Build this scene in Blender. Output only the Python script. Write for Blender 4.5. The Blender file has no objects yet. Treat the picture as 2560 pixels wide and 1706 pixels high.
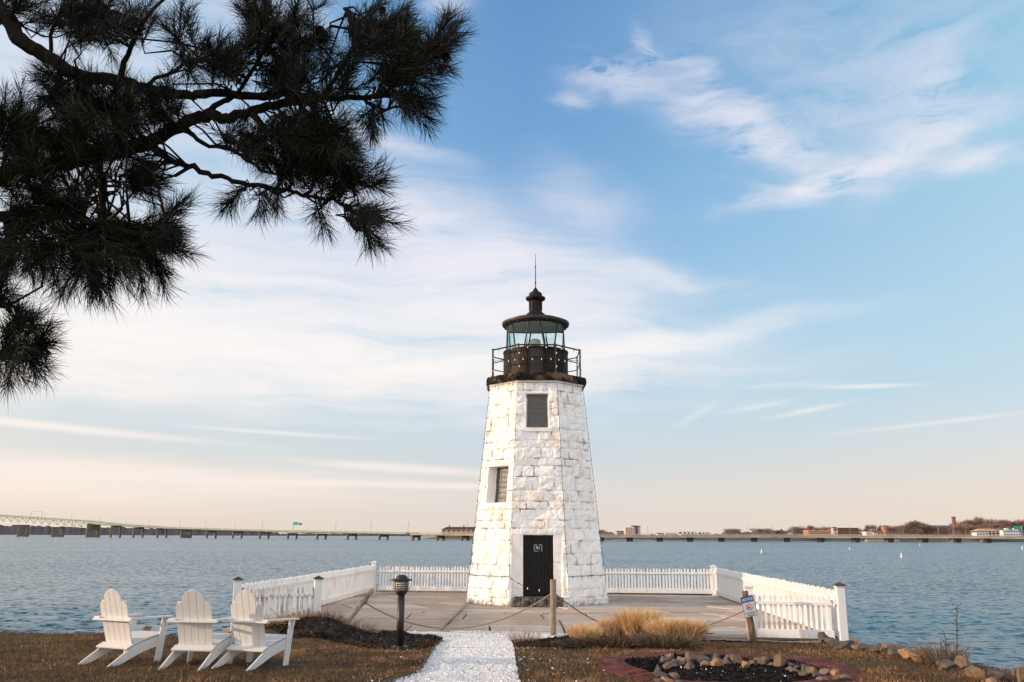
import bpy, bmesh, math, random
import numpy as np
from mathutils import Vector, Matrix
random.seed(7)
rng = np.random.default_rng(7)
SC = bpy.context.scene
COL = SC.collection
R = math.radians

# ---------------------------------------------------------------- camera
CAM = Vector((0.0, 0.0, 2.05))
PITCH, ROLL, FPX = R(12.86), R(0.2), 30.0 / 36.0 * 2560
_f = Vector((0, math.cos(PITCH), math.sin(PITCH)))
_u0 = Vector((0, -math.sin(PITCH), math.cos(PITCH)))
_r0 = Vector((1, 0, 0))
_r = _r0 * math.cos(ROLL) + _u0 * math.sin(ROLL)
_u = _u0 * math.cos(ROLL) - _r0 * math.sin(ROLL)
cd = bpy.data.cameras.new('camera')
cam = bpy.data.objects.new('camera', cd)
COL.objects.link(cam)
cd.lens, cd.sensor_width, cd.sensor_fit = 30.0, 36.0, 'HORIZONTAL'
cd.clip_start, cd.clip_end = 0.1, 30000.0
M = Matrix.Identity(4)
for i in range(3):
    M[i][0], M[i][1], M[i][2], M[i][3] = _r[i], _u[i], -_f[i], CAM[i]
cam.matrix_world = M
SC.camera = cam

# ---------------------------------------------------------------- sun, exposure
SUN_EL, SUN_AZ = R(10.5), R(5.0)
S = Vector((-math.cos(SUN_EL) * math.cos(SUN_AZ), -math.cos(SUN_EL) * math.sin(SUN_AZ), math.sin(SUN_EL)))
ld = bpy.data.lights.new('sun', 'SUN')
ld.energy, ld.angle, ld.color = 3.8, R(0.6), (1.0, 0.74, 0.50)
sun = bpy.data.objects.new('sun', ld)
COL.objects.link(sun)
sun.location = (-30, -3, 20)
sun.rotation_mode = 'QUATERNION'
sun.rotation_quaternion = S.to_track_quat('Z', 'Y')
SC.view_settings.view_transform = 'Standard'
SC.view_settings.look = 'None'
SC.view_settings.exposure = 0.22
SC.view_settings.gamma = 1.0
SC.cycles.max_bounces = 6
SC.cycles.transparent_max_bounces = 12

def lin(r, g, b):
    f = lambda c: (c / 12.92 if c <= 0.04045 else ((c + 0.055) / 1.055) ** 2.4)
    return (f(r / 255), f(g / 255), f(b / 255), 1.0)

def ray(px, py):
    """direction through a pixel of the 2560-wide photograph"""
    return (_f * FPX + _r * (px - 1280.0) - _u * (py - 853.0)).normalized()

# ---------------------------------------------------------------- node helper
class NT:
    def __init__(s, tree):
        s.t = tree; tree.nodes.clear()
    def n(s, kind, **kw):
        nd = s.t.nodes.new(kind)
        for k, v in kw.items():
            if k.startswith('i_'):
                key = k[2:]
                key = int(key) if key.isdigit() else key
                s.set(nd.inputs[key], v)
            else:
                setattr(nd, k, v)
        return nd
    def set(s, sock, v):
        if isinstance(v, bpy.types.NodeSocket): s.t.links.new(v, sock)
        elif isinstance(v, bpy.types.Node): s.t.links.new(v.outputs[0], sock)
        else: sock.default_value = v
    def math(s, op, a, b=0.0, c=0.0, clamp=False):
        nd = s.t.nodes.new('ShaderNodeMath'); nd.operation = op; nd.use_clamp = clamp
        s.set(nd.inputs[0], a); s.set(nd.inputs[1], b); s.set(nd.inputs[2], c)
        return nd.outputs[0]
    def mix(s, fac, a, b, blend='MIX'):
        nd = s.t.nodes.new('ShaderNodeMix'); nd.data_type = 'RGBA'; nd.blend_type = blend
        s.set(nd.inputs[0], fac); s.set(nd.inputs[6], a); s.set(nd.inputs[7], b)
        return nd.outputs[2]
    def ramp(s, fac, stops, interp='LINEAR'):
        nd = s.t.nodes.new('ShaderNodeValToRGB'); s.set(nd.inputs[0], fac)
        cr = nd.color_ramp; cr.interpolation = interp
        while len(cr.elements) < len(stops): cr.elements.new(0.5)
        for e, (p, c) in zip(cr.elements, stops):
            e.position = p
            e.color = c if len(c) == 4 else (c[0], c[1], c[2], 1)
        return nd.outputs[0]
    def noise(s, vec, scale, detail=4, rough=0.55, dist=0.0):
        nd = s.t.nodes.new('ShaderNodeTexNoise')
        if vec is not None: s.set(nd.inputs['Vector'], vec)
        s.set(nd.inputs['Scale'], scale); s.set(nd.inputs['Detail'], detail)
        s.set(nd.inputs['Roughness'], rough); s.set(nd.inputs['Distortion'], dist)
        return nd.outputs[0]
    def mapping(s, vec, loc=(0, 0, 0), rot=(0, 0, 0), scale=(1, 1, 1), kind='POINT'):
        nd = s.t.nodes.new('ShaderNodeMapping'); nd.vector_type = kind
        s.set(nd.inputs[0], vec); nd.inputs[1].default_value = loc
        nd.inputs[2].default_value = rot; nd.inputs[3].default_value = scale
        return nd.outputs[0]
G1 = lambda v: (v, v, v, 1)

# ---------------------------------------------------------------- sky (world)
W = bpy.data.worlds.new('World'); SC.world = W; W.use_nodes = True
w = NT(W.node_tree)
tc = w.n('ShaderNodeTexCoord')
sep = w.n('ShaderNodeSeparateXYZ', i_0=tc.outputs['Generated'])
elev = w.math('MULTIPLY', w.math('ARCSINE', sep.outputs[2]), 57.2958)
azim = w.math('MULTIPLY', w.math('ARCTAN2', sep.outputs[0], sep.outputs[1]), 57.2958)
ae = w.n('ShaderNodeCombineXYZ', i_0=azim, i_1=elev).outputs[0]
ef = w.math('DIVIDE', elev, 60.0, clamp=True)
E = lambda d: d / 60.0
rampC = w.ramp(ef, [(0, lin(222, 207, 198)), (E(3), lin(214, 210, 208)), (E(5.5), lin(196, 208, 216)), (E(8.5), lin(172, 201, 220)),
                    (E(13), lin(157, 195, 223)), (E(19), lin(134, 178, 218)), (E(26), lin(112, 159, 207)), (E(35), lin(98, 144, 195)), (1, lin(72, 112, 166))])
rampS = w.ramp(ef, [(0, lin(226, 209, 197)), (E(3), lin(222, 210, 202)), (E(6), lin(208, 214, 217)), (E(9), lin(190, 212, 224)),
                    (E(14), lin(178, 209, 226)), (E(20), lin(166, 204, 225)), (E(27), lin(151, 195, 221)), (E(35), lin(139, 186, 216)), (1, lin(84, 128, 182))])
side = w.math('DIVIDE', w.math('ABSOLUTE', w.math('SUBTRACT', azim, 1.0)), 33.0, clamp=True)
side = w.math('POWER', side, 1.3)
base = w.mix(side, rampC, rampS)
# glow of the low sun round its own direction, outside the frame on the left
dsun = w.n('ShaderNodeVectorMath', operation='DOT_PRODUCT', i_0=tc.outputs['Generated'], i_1=tuple(S)).outputs['Value']
glow = w.math('POWER', w.math('MAXIMUM', dsun, 0.0), 3.0)
base = w.mix(w.math('MULTIPLY', glow, 0.8), base, (1.2, 0.86, 0.55, 1))
sky = w.n('ShaderNodeTexSky', sky_type='NISHITA')
sky.sun_disc = False; sky.sun_elevation = SUN_EL; sky.sun_rotation = R(270) - SUN_AZ
sky.air_density, sky.dust_density, sky.ozone_density = 1.0, 0.6, 1.0
nish = w.mix(1.0, sky.outputs[0], (0.10, 0.10, 0.10, 1), 'MULTIPLY')
base = w.mix(0.12, base, nish)
KP = 1.088      # full-view coordinates -> photograph pixels
def blobs(lst, vec):
    acc = None
    for (x, y, a, b, ang, wt) in lst:
        d = ray(x * KP, y * KP)
        az, el = math.degrees(math.atan2(d.x, d.y)), math.degrees(math.asin(d.z))
        k = 0.0292
        m = w.mapping(vec, (az, el, 0), (0, 0, R(-ang)), (a * k, b * k, 1), 'TEXTURE')
        dd = w.n('ShaderNodeVectorMath', operation='DOT_PRODUCT', i_0=m, i_1=m).outputs['Value']
        e = w.math('POWER', 0.3679, dd)
        acc = w.math('MULTIPLY_ADD', e, wt, 0.0 if acc is None else acc)
    return acc
# warp the direction a little so that cloud edges fray
wn = w.n('ShaderNodeTexNoise', i_Vector=w.mapping(ae, scale=(0.10, 0.22, 1)), i_Scale=1.0, i_Detail=5.0)
warp = w.n('ShaderNodeVectorMath', operation='SCALE', i_0=w.n('ShaderNodeVectorMath', operation='SUBTRACT', i_0=wn.outputs['Color'], i_1=(.5, .5, .5)).outputs[0], i_Scale=7.0)
warp = w.n('ShaderNodeVectorMath', operation='MULTIPLY', i_0=warp, i_1=(1.3, 0.5, 0)).outputs[0]
aew = w.n('ShaderNodeVectorMath', operation='ADD', i_0=ae, i_1=warp).outputs[0]
BL = [(420, 770, 720, 110, 3, 1.5), (150, 850, 330, 50, 1, .8), (1050, 850, 330, 38, -2, .75), (1010, 560, 430, 100, 20, 1.1), (450, 600, 420, 110, 0, 1.05),
      (60, 150, 330, 190, 0, .75), (850, 310, 170, 20, 14, .55), (560, 30, 120, 60, 0, .5), (1020, 10, 60, 20, 0, .6),
      (1500, 780, 270, 26, -6, .6), (1150, 720, 320, 70, 10, .7), (1330, 470, 130, 60, 30, .3), (1500, 640, 200, 26, 10, .4), (1060, 920, 110, 26, 10, .35), (1450, 870, 250, 22, -3, .4)]
BT = [(60, 974, 270, 6.5, 3, .95), (640, 995, 150, 4, 2, .4), (880, 1114, 260, 6, .5, 1.0), (920, 1076, 190, 8, 3, .7), (240, 1085, 420, 26, 1, .6), (200, 1125, 500, 30, 0, .5),
      (1860, 943, 70, 5, -9, .38), (1990, 888, 80, 4, 2, .42), (1740, 935, 60, 5, -9, .24), (1820, 885, 90, 6, 0, .22), (2150, 972, 150, 4, -4, .28), (1600, 952, 60, 8, -30, .14)]
BR = [(1410, 185, 80, 36, 10, 1.0), (1480, 125, 22, 36, -35, .7), (1545, 155, 60, 22, 12, .85), (1660, 285, 120, 42, 22, .95), (1800, 325, 110, 36, 18, .8), (1950, 395, 190, 26, -9, 1.15), (1840, 430, 110, 9, 10, .6),
      (2090, 345, 120, 40, -20, .7), (2270, 365, 80, 17, 4, .75), (2110, 240, 110, 36, -55, .55), (1950, 90, 330, 90, 10, .20), (1980, 230, 200, 80, 0, .22), (1330, 250, 30, 16, 0, .5), (1600, 235, 80, 30, 20, .5)]
nL = w.noise(w.mapping(aew, rot=(0, 0, R(9)), scale=(0.06, 0.55, 1)), 1.0, 8, 0.66, 0.3)
nR = w.noise(w.mapping(aew, (3, 7, 0), (0, 0, R(20)), (0.13, 0.42, 1)), 1.0, 8, 0.66, 0.35)
nT = w.noise(w.mapping(ae, (1, 2, 0), (0, 0, R(2)), (0.12, 1.2, 1)), 1.0, 5, 0.6, 0.2)
fL = w.ramp(nL, [(0.32, G1(0.22)), (0.62, G1(1.12))])
fR = w.ramp(nR, [(0.36, G1(0.0)), (0.66, G1(1.0))])
fT = w.ramp(nT, [(0.30, G1(0.35)), (0.62, G1(1.0))])
dens = w.math('ADD', w.math('MULTIPLY', blobs(BL, aew), fL), w.math('MULTIPLY', w.math('MULTIPLY', blobs(BR, aew), fR), 1.25))
dens = w.math('ADD', dens, w.math('MULTIPLY', blobs(BT, ae), fT))
dens = w.math('MULTIPLY', w.math('DIVIDE', dens, w.math('ADD', dens, 0.45)), 1.28, clamp=True)
ccol = w.ramp(ef, [(0, lin(240, 224, 212)), (E(6), lin(243, 231, 224)), (E(12), lin(241, 234, 231)), (E(20), lin(226, 223, 230)), (E(34), lin(203, 208, 225)), (1, lin(205, 212, 232))])
final = w.mix(w.math('MULTIPLY', dens, 0.92), base, ccol)
# unseen sky behind the camera, brightened and warmed as added fill light
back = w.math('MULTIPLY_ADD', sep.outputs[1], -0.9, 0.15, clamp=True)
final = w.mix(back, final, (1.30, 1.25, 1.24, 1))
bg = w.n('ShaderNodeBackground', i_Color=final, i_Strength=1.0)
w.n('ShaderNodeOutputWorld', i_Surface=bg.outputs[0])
W.cycles.sampling_method = 'MANUAL'; W.cycles.sample_map_resolution = 1024

# ---------------------------------------------------------------- materials
MATS = {}
def pbr(name, build=None, col=(.5, .5, .5), rough=.7, spec=.3, metal=0.0):
    """build(nt, coord) -> dict of Principled inputs (sockets or values) and optionally 'bump': (height, strength, distance)"""
    m = bpy.data.materials.new(name); m.use_nodes = True
    t = NT(m.node_tree)
    bs = t.n('ShaderNodeBsdfPrincipled')
    out = t.n('ShaderNodeOutputMaterial', i_Surface=bs.outputs[0])
    bs.inputs['Base Color'].default_value = (*col[:3], 1)
    bs.inputs['Roughness'].default_value = rough
    bs.inputs['Specular IOR Level'].default_value = spec
    bs.inputs['Metallic'].default_value = metal
    if build:
        co = t.n('ShaderNodeTexCoord').outputs['Object']
        d = build(t, co)
        bp = d.pop('bump', None)
        for k, v in d.items(): t.set(bs.inputs[k], v)
        if bp:
            b = t.n('ShaderNodeBump', i_Height=bp[0], i_Strength=bp[1], i_Distance=bp[2])
            t.set(bs.inputs['Normal'], b.outputs[0])
    MATS[name] = m
    return m
def attr(t, name):
    a = t.n('ShaderNodeAttribute'); a.attribute_name = name
    return a
def speck(c1, c2, scale, rough=.8, bump=.3, dist=.01, c3=None, s3=1.0, stretch=(1, 1, 1), lo=.35, hi=.65, spec=.2):
    def f(t, co):
        v = t.mapping(co, scale=stretch)
        n = t.noise(v, scale, 5, .6)
        c = t.ramp(n, [(lo, c1), (hi, c2)])
        if c3: c = t.mix(t.ramp(t.noise(co, s3, 4, .6), [(.45, G1(0)), (.65, G1(1))]), c, (*c3[:3], 1))
        return {'Base Color': c, 'Roughness': rough, 'Specular IOR Level': spec, 'bump': (n, bump, dist)}
    return f
# painted white stone with stains, worn joints
def _stone(t, co):
    jt = attr(t, 'joint').outputs['Fac']
    n1 = t.noise(co, 1.3, 6, .62, .3); n2 = t.noise(t.mapping(co, scale=(1, 1, .45)), 5.0, 6, .65, .5); n3 = t.noise(co, 28, 4, .6)
    c = t.mix(n3, (.80, .79, .77, 1), (.88, .87, .85, 1))
    st = t.math('MULTIPLY', t.ramp(n1, [(.45, G1(0)), (.64, G1(1))]), t.ramp(n2, [(.47, G1(0)), (.60, G1(1))]))
    c = t.mix(t.math('MULTIPLY', st, .75), c, (.62, .42, .24, 1))
    st2 = t.math('MULTIPLY', t.ramp(t.noise(t.mapping(co, (4, 1, 2), scale=(1, 1, .35)), 3.1, 6, .7, .6), [(.58, G1(0)), (.75, G1(1))]), .45)
    c = t.mix(st2, c, (.42, .37, .31, 1))
    wear = t.math('MULTIPLY', jt, t.ramp(t.noise(co, 2.2, 5, .7), [(.50, G1(0)), (.60, G1(1))]))
    c = t.mix(wear, c, (.06, .05, .045, 1))
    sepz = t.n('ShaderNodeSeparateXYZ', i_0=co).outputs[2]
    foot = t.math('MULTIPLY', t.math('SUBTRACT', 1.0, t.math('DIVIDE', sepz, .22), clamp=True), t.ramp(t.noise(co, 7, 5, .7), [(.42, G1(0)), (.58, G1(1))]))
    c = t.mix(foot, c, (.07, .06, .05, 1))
    return {'Base Color': c, 'Roughness': .75, 'Specular IOR Level': .25, 'bump': (t.math('ADD', n3, t.math('MULTIPLY', n2, 1.5)), .5, .02)}
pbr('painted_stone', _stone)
def _paint(wear_lo, wear_hi, stretch=(14, 14, 1.2), bare=(.30, .24, .19), whites=(.80, .79, .77), amt=1.0):
    def f(t, co):
        n = t.noise(t.mapping(co, scale=stretch), 1.0, 6, .65, .3)
        n2 = t.noise(co, 2.3, 5, .6)
        k = t.math('MULTIPLY', t.ramp(t.math('ADD', n, t.math('MULTIPLY', t.math('SUBTRACT', n2, .5), .5)), [(wear_lo, G1(0)), (wear_hi, G1(1))]), amt)
        c = t.mix(k, (*whites, 1), (*bare, 1))
        return {'Base Color': c, 'Roughness': .6, 'Specular IOR Level': .3, 'bump': (n, .25, .004)}
    return f
pbr('white_picket_paint', _paint(.56, .80, bare=(.50, .45, .41), whites=(.79, .78, .77)))
pbr('worn_picket_paint', _paint(.52, .72, bare=(.48, .42, .38), whites=(.84, .83, .82), amt=.8))
pbr('weathered_picket_paint', _paint(.44, .62, bare=(.33, .27, .22), whites=(.82, .80, .78)))
pbr('chair_paint', _paint(.74, .86, stretch=(9, 9, 9), whites=(.70, .685, .66), bare=(.38, .35, .33), amt=.8))
pbr('black_iron', speck((.006, .006, .007, 1), (.018, .016, .015, 1), 9, .5, .25, .01, (.03, .02, .015), 2.2, spec=.4))
pbr('rusty_iron', speck((.005, .0045, .0045, 1), (.012, .010, .009, 1), 8, .6, .3, .01, (.026, .015, .010), 2.6))
pbr('slab_stone', speck((.004, .004, .004, 1), (.014, .012, .010, 1), 6, .9, .6, .03, (.14, .085, .05), 3.2, lo=.4, hi=.6))
def _glass(t, co):
    return {'Transmission Weight': 1.0, 'Base Color': (.74, .90, .87, 1), 'Roughness': .02, 'IOR': 1.12, 'Specular IOR Level': .35}
pbr('lantern_glass', _glass)
pbr('frosted_glass', lambda t, co: {'Base Color': (.55, .50, .40, 1), 'Roughness': .3, 'Transmission Weight': .15})
def _block(t, co):
    n = t.noise(co, 22, 4, .7); return {'Base Color': t.ramp(n, [(.3, (.02, .019, .018, 1)), (.7, (.095, .09, .085, 1))]), 'Roughness': .3, 'Specular IOR Level': .6, 'bump': (n, .8, .02)}
pbr('glass_block', _block)
pbr('block_mortar', speck((.13, .12, .11, 1), (.22, .20, .18, 1), 20))
pbr('reveal_paint', speck((.80, .78, .76, 1), (.86, .84, .82, 1), 4, .7, .2, .01, (.76, .70, .64), 5))
pbr('black_door', speck((.004, .004, .004, 1), (.012, .011, .010, 1), 12, .55, .3, .006, stretch=(3, 3, .4)))
pbr('step_stone', speck((.02, .017, .014, 1), (.13, .09, .065, 1), 9, .9, .6, .03, (.2, .19, .18), 7))
pbr('bollard_bronze', speck((.012, .010, .009, 1), (.022, .018, .015, 1), 5, .45, .1, .003, spec=.5))
pbr('lamp_glass', col=(.80, .70, .57), rough=.35, spec=.5)
pbr('post_wood', speck((.20, .16, .12, 1), (.40, .34, .27, 1), 2.4, .85, .5, .012, (.12, .095, .07), 1.5, stretch=(12, 12, 1)))
pbr('dark_post_wood', speck((.10, .065, .038, 1), (.25, .165, .095, 1), 2.4, .85, .5, .012, (.06, .042, .03), 1.3, stretch=(12, 12, 1)))
pbr('rope_fibre', speck((.17, .14, .11, 1), (.36, .31, .25, 1), 60, .9, .5, .004))
pbr('green_cap', speck((.02, .05, .035, 1), (.05, .09, .07, 1), 12, .5))
pbr('slate_cap', speck((.05, .04, .045, 1), (.10, .08, .09, 1), 12, .5))
pbr('notice_grey', col=(.32, .32, .33), rough=.5)
pbr('sign_white', col=(.62, .62, .63), rough=.35, spec=.5)
pbr('sign_blue', col=(.012, .075, .22), rough=.35, spec=.5)
pbr('sign_red', col=(.45, .04, .03), rough=.4)
pbr('sign_black', col=(.012, .012, .015), rough=.4)
pbr('wire_black', col=(.012, .012, .012), rough=.6)
pbr('bulb_glass', col=(.75, .72, .66), rough=.15, spec=.7)
# ground
def _lawn(t, co):
    n1 = t.noise(co, .55, 5, .6, .4); n2 = t.noise(t.mapping(co, scale=(1, 2.0, 1)), 2.6, 8, .72); n3 = t.noise(co, 60, 3, .6)
    c = t.ramp(n2, [(.30, (.062, .038, .021, 1)), (.5, (.14, .083, .044, 1)), (.72, (.25, .150, .074, 1))])
    c = t.mix(t.math('MULTIPLY', t.ramp(n1, [(.46, G1(0)), (.66, G1(1))]), .5), c, (.085, .072, .030, 1))
    c = t.mix(t.math('MULTIPLY', n3, .5), c, (.03, .022, .014, 1))
    return {'Base Color': c, 'Roughness': .95, 'Specular IOR Level': .1, 'bump': (t.math('ADD', n2, t.math('MULTIPLY', n3, .4)), .9, .05)}
pbr('dormant_lawn', _lawn)
def _blade(t, co):
    a = attr(t, 'tone').outputs['Fac']
    return {'Base Color': t.ramp(a, [(0, (.062, .038, .023, 1)), (.4, (.17, .098, .055, 1)), (.75, (.33, .19, .098, 1)), (.86, (.44, .29, .17, 1)), (1.0, (.10, .078, .036, 1))]), 'Roughness': .9, 'Specular IOR Level': .1}
pbr('grass_blade', _blade)
def _reed(t, co):
    a = attr(t, 'tone').outputs['Fac']
    return {'Base Color': t.ramp(a, [(0, (.20, .11, .05, 1)), (.3, (.55, .34, .16, 1)), (.8, (.84, .58, .31, 1)), (1.0, (.90, .70, .43, 1))]), 'Roughness': .8, 'Specular IOR Level': .2}
pbr('dry_reed', _reed)
pbr('dark_reed', lambda t, co: {'Base Color': t.ramp(attr(t, 'tone').outputs['Fac'], [(0, (.035, .025, .018, 1)), (.5, (.10, .07, .045, 1)), (1, (.26, .19, .12, 1))]), 'Roughness': .9, 'Specular IOR Level': .1})
pbr('pink_reed', lambda t, co: {'Base Color': t.ramp(attr(t, 'tone').outputs['Fac'], [(0, (.09, .055, .045, 1)), (.5, (.30, .20, .16, 1)), (1, (.50, .37, .30, 1))]), 'Roughness': .9, 'Specular IOR Level': .1})
pbr('shell_path', speck((.58, .55, .52, 1), (.90, .89, .88, 1), 55, .8, .9, .02, (.72, .68, .64), 1.1, lo=.33, hi=.52))
pbr('shell_chip', lambda t, co: {'Base Color': t.ramp(attr(t, 'tone').outputs['Fac'], [(0, (.45, .40, .35, 1)), (.25, (.80, .78, .75, 1)), (1, (.92, .91, .90, 1))]), 'Roughness': .6})
pbr('mulch', speck((.006, .005, .004, 1), (.034, .024, .017, 1), 26, .95, 1.0, .03, (.05, .035, .025), 3))
pbr('mulch_chip', lambda t, co: {'Base Color': t.ramp(attr(t, 'tone').outputs['Fac'], [(0, (.006, .005, .004, 1)), (.7, (.035, .024, .016, 1)), (1, (.11, .075, .05, 1))]), 'Roughness': .95, 'Specular IOR Level': .1})
def _flag(t, co):
    tone = attr(t, 'tone').outputs['Fac']
    n1 = t.noise(t.mapping(co, scale=(.5, 1.4, 1)), 2.2, 6, .68, .6); n2 = t.noise(co, 30, 4, .6); n3 = t.noise(t.mapping(co, (3, 3, 0), scale=(.6, 1.8, 1)), .9, 5, .6, .5)
    c = t.ramp(tone, [(0, (.46, .345, .26, 1)), (.5, (.58, .465, .365, 1)), (1, (.66, .56, .47, 1))])
    c = t.mix(t.math('MULTIPLY', t.ramp(n1, [(.42, G1(0)), (.68, G1(1))]), .5), c, (.24, .15, .09, 1))
    c = t.mix(t.math('MULTIPLY', t.ramp(n3, [(.5, G1(0)), (.72, G1(1))]), .55), c, (.50, .46, .42, 1))
    c = t.mix(t.math('MULTIPLY', n2, .18), c, (.16, .12, .09, 1))
    return {'Base Color': c, 'Roughness': .85, 'Specular IOR Level': .2, 'bump': (t.math('ADD', n1, t.math('MULTIPLY', n2, .4)), .5, .02)}
pbr('flagstone', _flag)
pbr('patio_joint', speck((.02, .016, .012, 1), (.06, .048, .036, 1), 12, .95, .6, .02))
pbr('sand_gravel', speck((.14, .11, .085, 1), (.40, .34, .28, 1), 40, .95, .9, .015))
pbr('brick_red', lambda t, co: (lambda n, a: {'Base Color': t.mix(t.math('MULTIPLY', n, .55), t.ramp(a, [(0, (.09, .016, .011, 1)), (.6, (.155, .032, .020, 1)), (1, (.23, .058, .036, 1))]), (.06, .03, .024, 1)), 'Roughness': .9, 'bump': (n, .5, .006)})(t.noise(co, 22, 5, .65), attr(t, 'tone').outputs['Fac']))
pbr('ash', speck((.003, .003, .003, 1), (.016, .013, .012, 1), 20, .95, 1.0, .03, (.03, .026, .024), 6))
def rockmat(name, c1, c2, c3, s=5):
    pbr(name, speck((*c1, 1), (*c2, 1), s, .85, .8, .03, c3, s * .5))
rockmat('rock_grey', (.07, .06, .055), (.20, .175, .155), (.13, .10, .075))
rockmat('rock_tan', (.10, .072, .048), (.26, .19, .135), (.17, .11, .07))
rockmat('rock_pink', (.13, .09, .075), (.30, .23, .20), (.20, .125, .10))
rockmat('rock_dark', (.045, .042, .045), (.14, .13, .13), (.10, .08, .07))
rockmat('rock_orange', (.20, .13, .08), (.40, .27, .18), (.34, .17, .08), 3)
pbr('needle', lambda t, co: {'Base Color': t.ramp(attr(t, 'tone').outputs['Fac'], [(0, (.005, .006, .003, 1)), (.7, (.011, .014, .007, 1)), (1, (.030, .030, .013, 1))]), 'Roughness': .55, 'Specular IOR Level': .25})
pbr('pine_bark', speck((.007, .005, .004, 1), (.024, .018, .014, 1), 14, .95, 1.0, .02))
pbr('cone_scale', speck((.012, .008, .006, 1), (.04, .026, .018, 1), 40, .9, .6, .01))
pbr('twig_grey', speck((.05, .035, .028, 1), (.13, .09, .07, 1), 20, .9))
def _water(t, co):
    v1 = t.mapping(co, scale=(1.0, 1.25, 1)); n1 = t.noise(v1, .9, 4, .55, .3); n2 = t.noise(t.mapping(co, (5, 9, 0), (0, 0, .5)), 3.1, 4, .6, .2); n0 = t.noise(co, .06, 3, .5)
    big = t.noise(t.mapping(co, (0, 0, 0), (0, 0, .25), (.02, .09, 1)), 1.0, 3, .5)
    def slope(scale, amp, loc, st, det):
        nd = t.n('ShaderNodeTexNoise', i_Vector=t.mapping(co, loc, (0, 0, .35), st), i_Scale=scale, i_Detail=det, i_Roughness=.55)
        c = t.n('ShaderNodeVectorMath', operation='SUBTRACT', i_0=nd.outputs['Color'], i_1=(.5, .5, .5)).outputs[0]
        return t.n('ShaderNodeVectorMath', operation='MULTIPLY', i_0=c, i_1=(amp * .8, amp, 0)).outputs[0]
    add = lambda a, b: t.n('ShaderNodeVectorMath', operation='ADD', i_0=a, i_1=b).outputs[0]
    sl = add(slope(.9, 1.0, (0, 0, 0), (.75, 1.2, 1), 2.0), slope(2.9, 2.9, (3, 1, 0), (.75, 1.3, 1), 4.0))
    lane = t.ramp(t.noise(t.mapping(co, (4, 2, 0), (0, 0, .12), (.012, .055, 1)), 1.0, 4, .6, .5), [(.34, G1(.62)), (.64, G1(1.25))])
    sl = t.n('ShaderNodeVectorMath', operation='SCALE', i_0=sl, i_Scale=lane).outputs[0]
    nrm = t.n('ShaderNodeVectorMath', operation='NORMALIZE', i_0=add(t.n('ShaderNodeNewGeometry').outputs['Normal'], sl)).outputs[0]
    return {'Base Color': t.ramp(big, [(.3, (.012, .085, .120, 1)), (.7, (.022, .118, .158, 1))]), 'Roughness': .20, 'IOR': 1.333, 'Specular IOR Level': .5, 'Normal': nrm}
pbr('sea_water', _water)
# far things
pbr('far_hill', speck((.055, .048, .058, 1), (.085, .070, .075, 1), .02, .95, 0, .1))
pbr('far_land', speck((.10, .075, .05, 1), (.20, .15, .10, 1), .05, .95, 0, .1))
pbr('bare_crown', lambda t, co: {'Base Color': t.ramp(attr(t, 'tone').outputs['Fac'], [(0, (.16, .11, .09, 1)), (.6, (.30, .21, .17, 1)), (1, (.44, .32, .25, 1))]), 'Roughness': .95, 'Specular IOR Level': .05})
pbr('bare_wood', speck((.10, .07, .06, 1), (.24, .17, .135, 1), .35, .95, 0, .1))
pbr('conifer_crown', col=(.02, .028, .018), rough=.9, spec=.1)
pbr('far_bark', col=(.15, .11, .09), rough=.95, spec=.1)
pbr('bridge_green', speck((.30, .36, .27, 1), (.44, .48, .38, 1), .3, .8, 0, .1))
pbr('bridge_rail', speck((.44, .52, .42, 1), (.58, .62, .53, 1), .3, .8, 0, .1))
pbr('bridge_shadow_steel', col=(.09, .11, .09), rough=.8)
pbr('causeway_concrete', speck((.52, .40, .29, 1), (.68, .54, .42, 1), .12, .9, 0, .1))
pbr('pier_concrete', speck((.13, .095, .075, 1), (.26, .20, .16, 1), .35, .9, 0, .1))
pbr('lamp_pole', col=(.30, .28, .26), rough=.7)
pbr('house_white', col=(.74, .71, .68), rough=.8); pbr('house_brick', speck((.16, .075, .055, 1), (.25, .13, .10, 1), .5, .9, 0, .1))
pbr('house_pale', col=(.62, .46, .40), rough=.8); pbr('roof_grey', col=(.13, .12, .125), rough=.9); pbr('roof_brown', col=(.085, .055, .05), rough=.9)
pbr('house_orange', col=(.42, .17, .10), rough=.8); pbr('far_window', col=(.04, .045, .05), rough=.3); pbr('house_tan', col=(.50, .34, .24), rough=.9)
pbr('house_blue', col=(.20, .26, .38), rough=.8); pbr('highway_sign', col=(.05, .30, .20), rough=.6); pbr('highway_sign_teal', col=(.08, .42, .46), rough=.6); pbr('buoy_white', col=(.82, .80, .78), rough=.5); pbr('buoy_red', col=(.5, .12, .07), rough=.5)
pbr('car_paint', col=(.55, .52, .50), rough=.4); pbr('seawall_stone', speck((.30, .23, .17, 1), (.48, .39, .30, 1), 3, .9, .5, .03))

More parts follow.
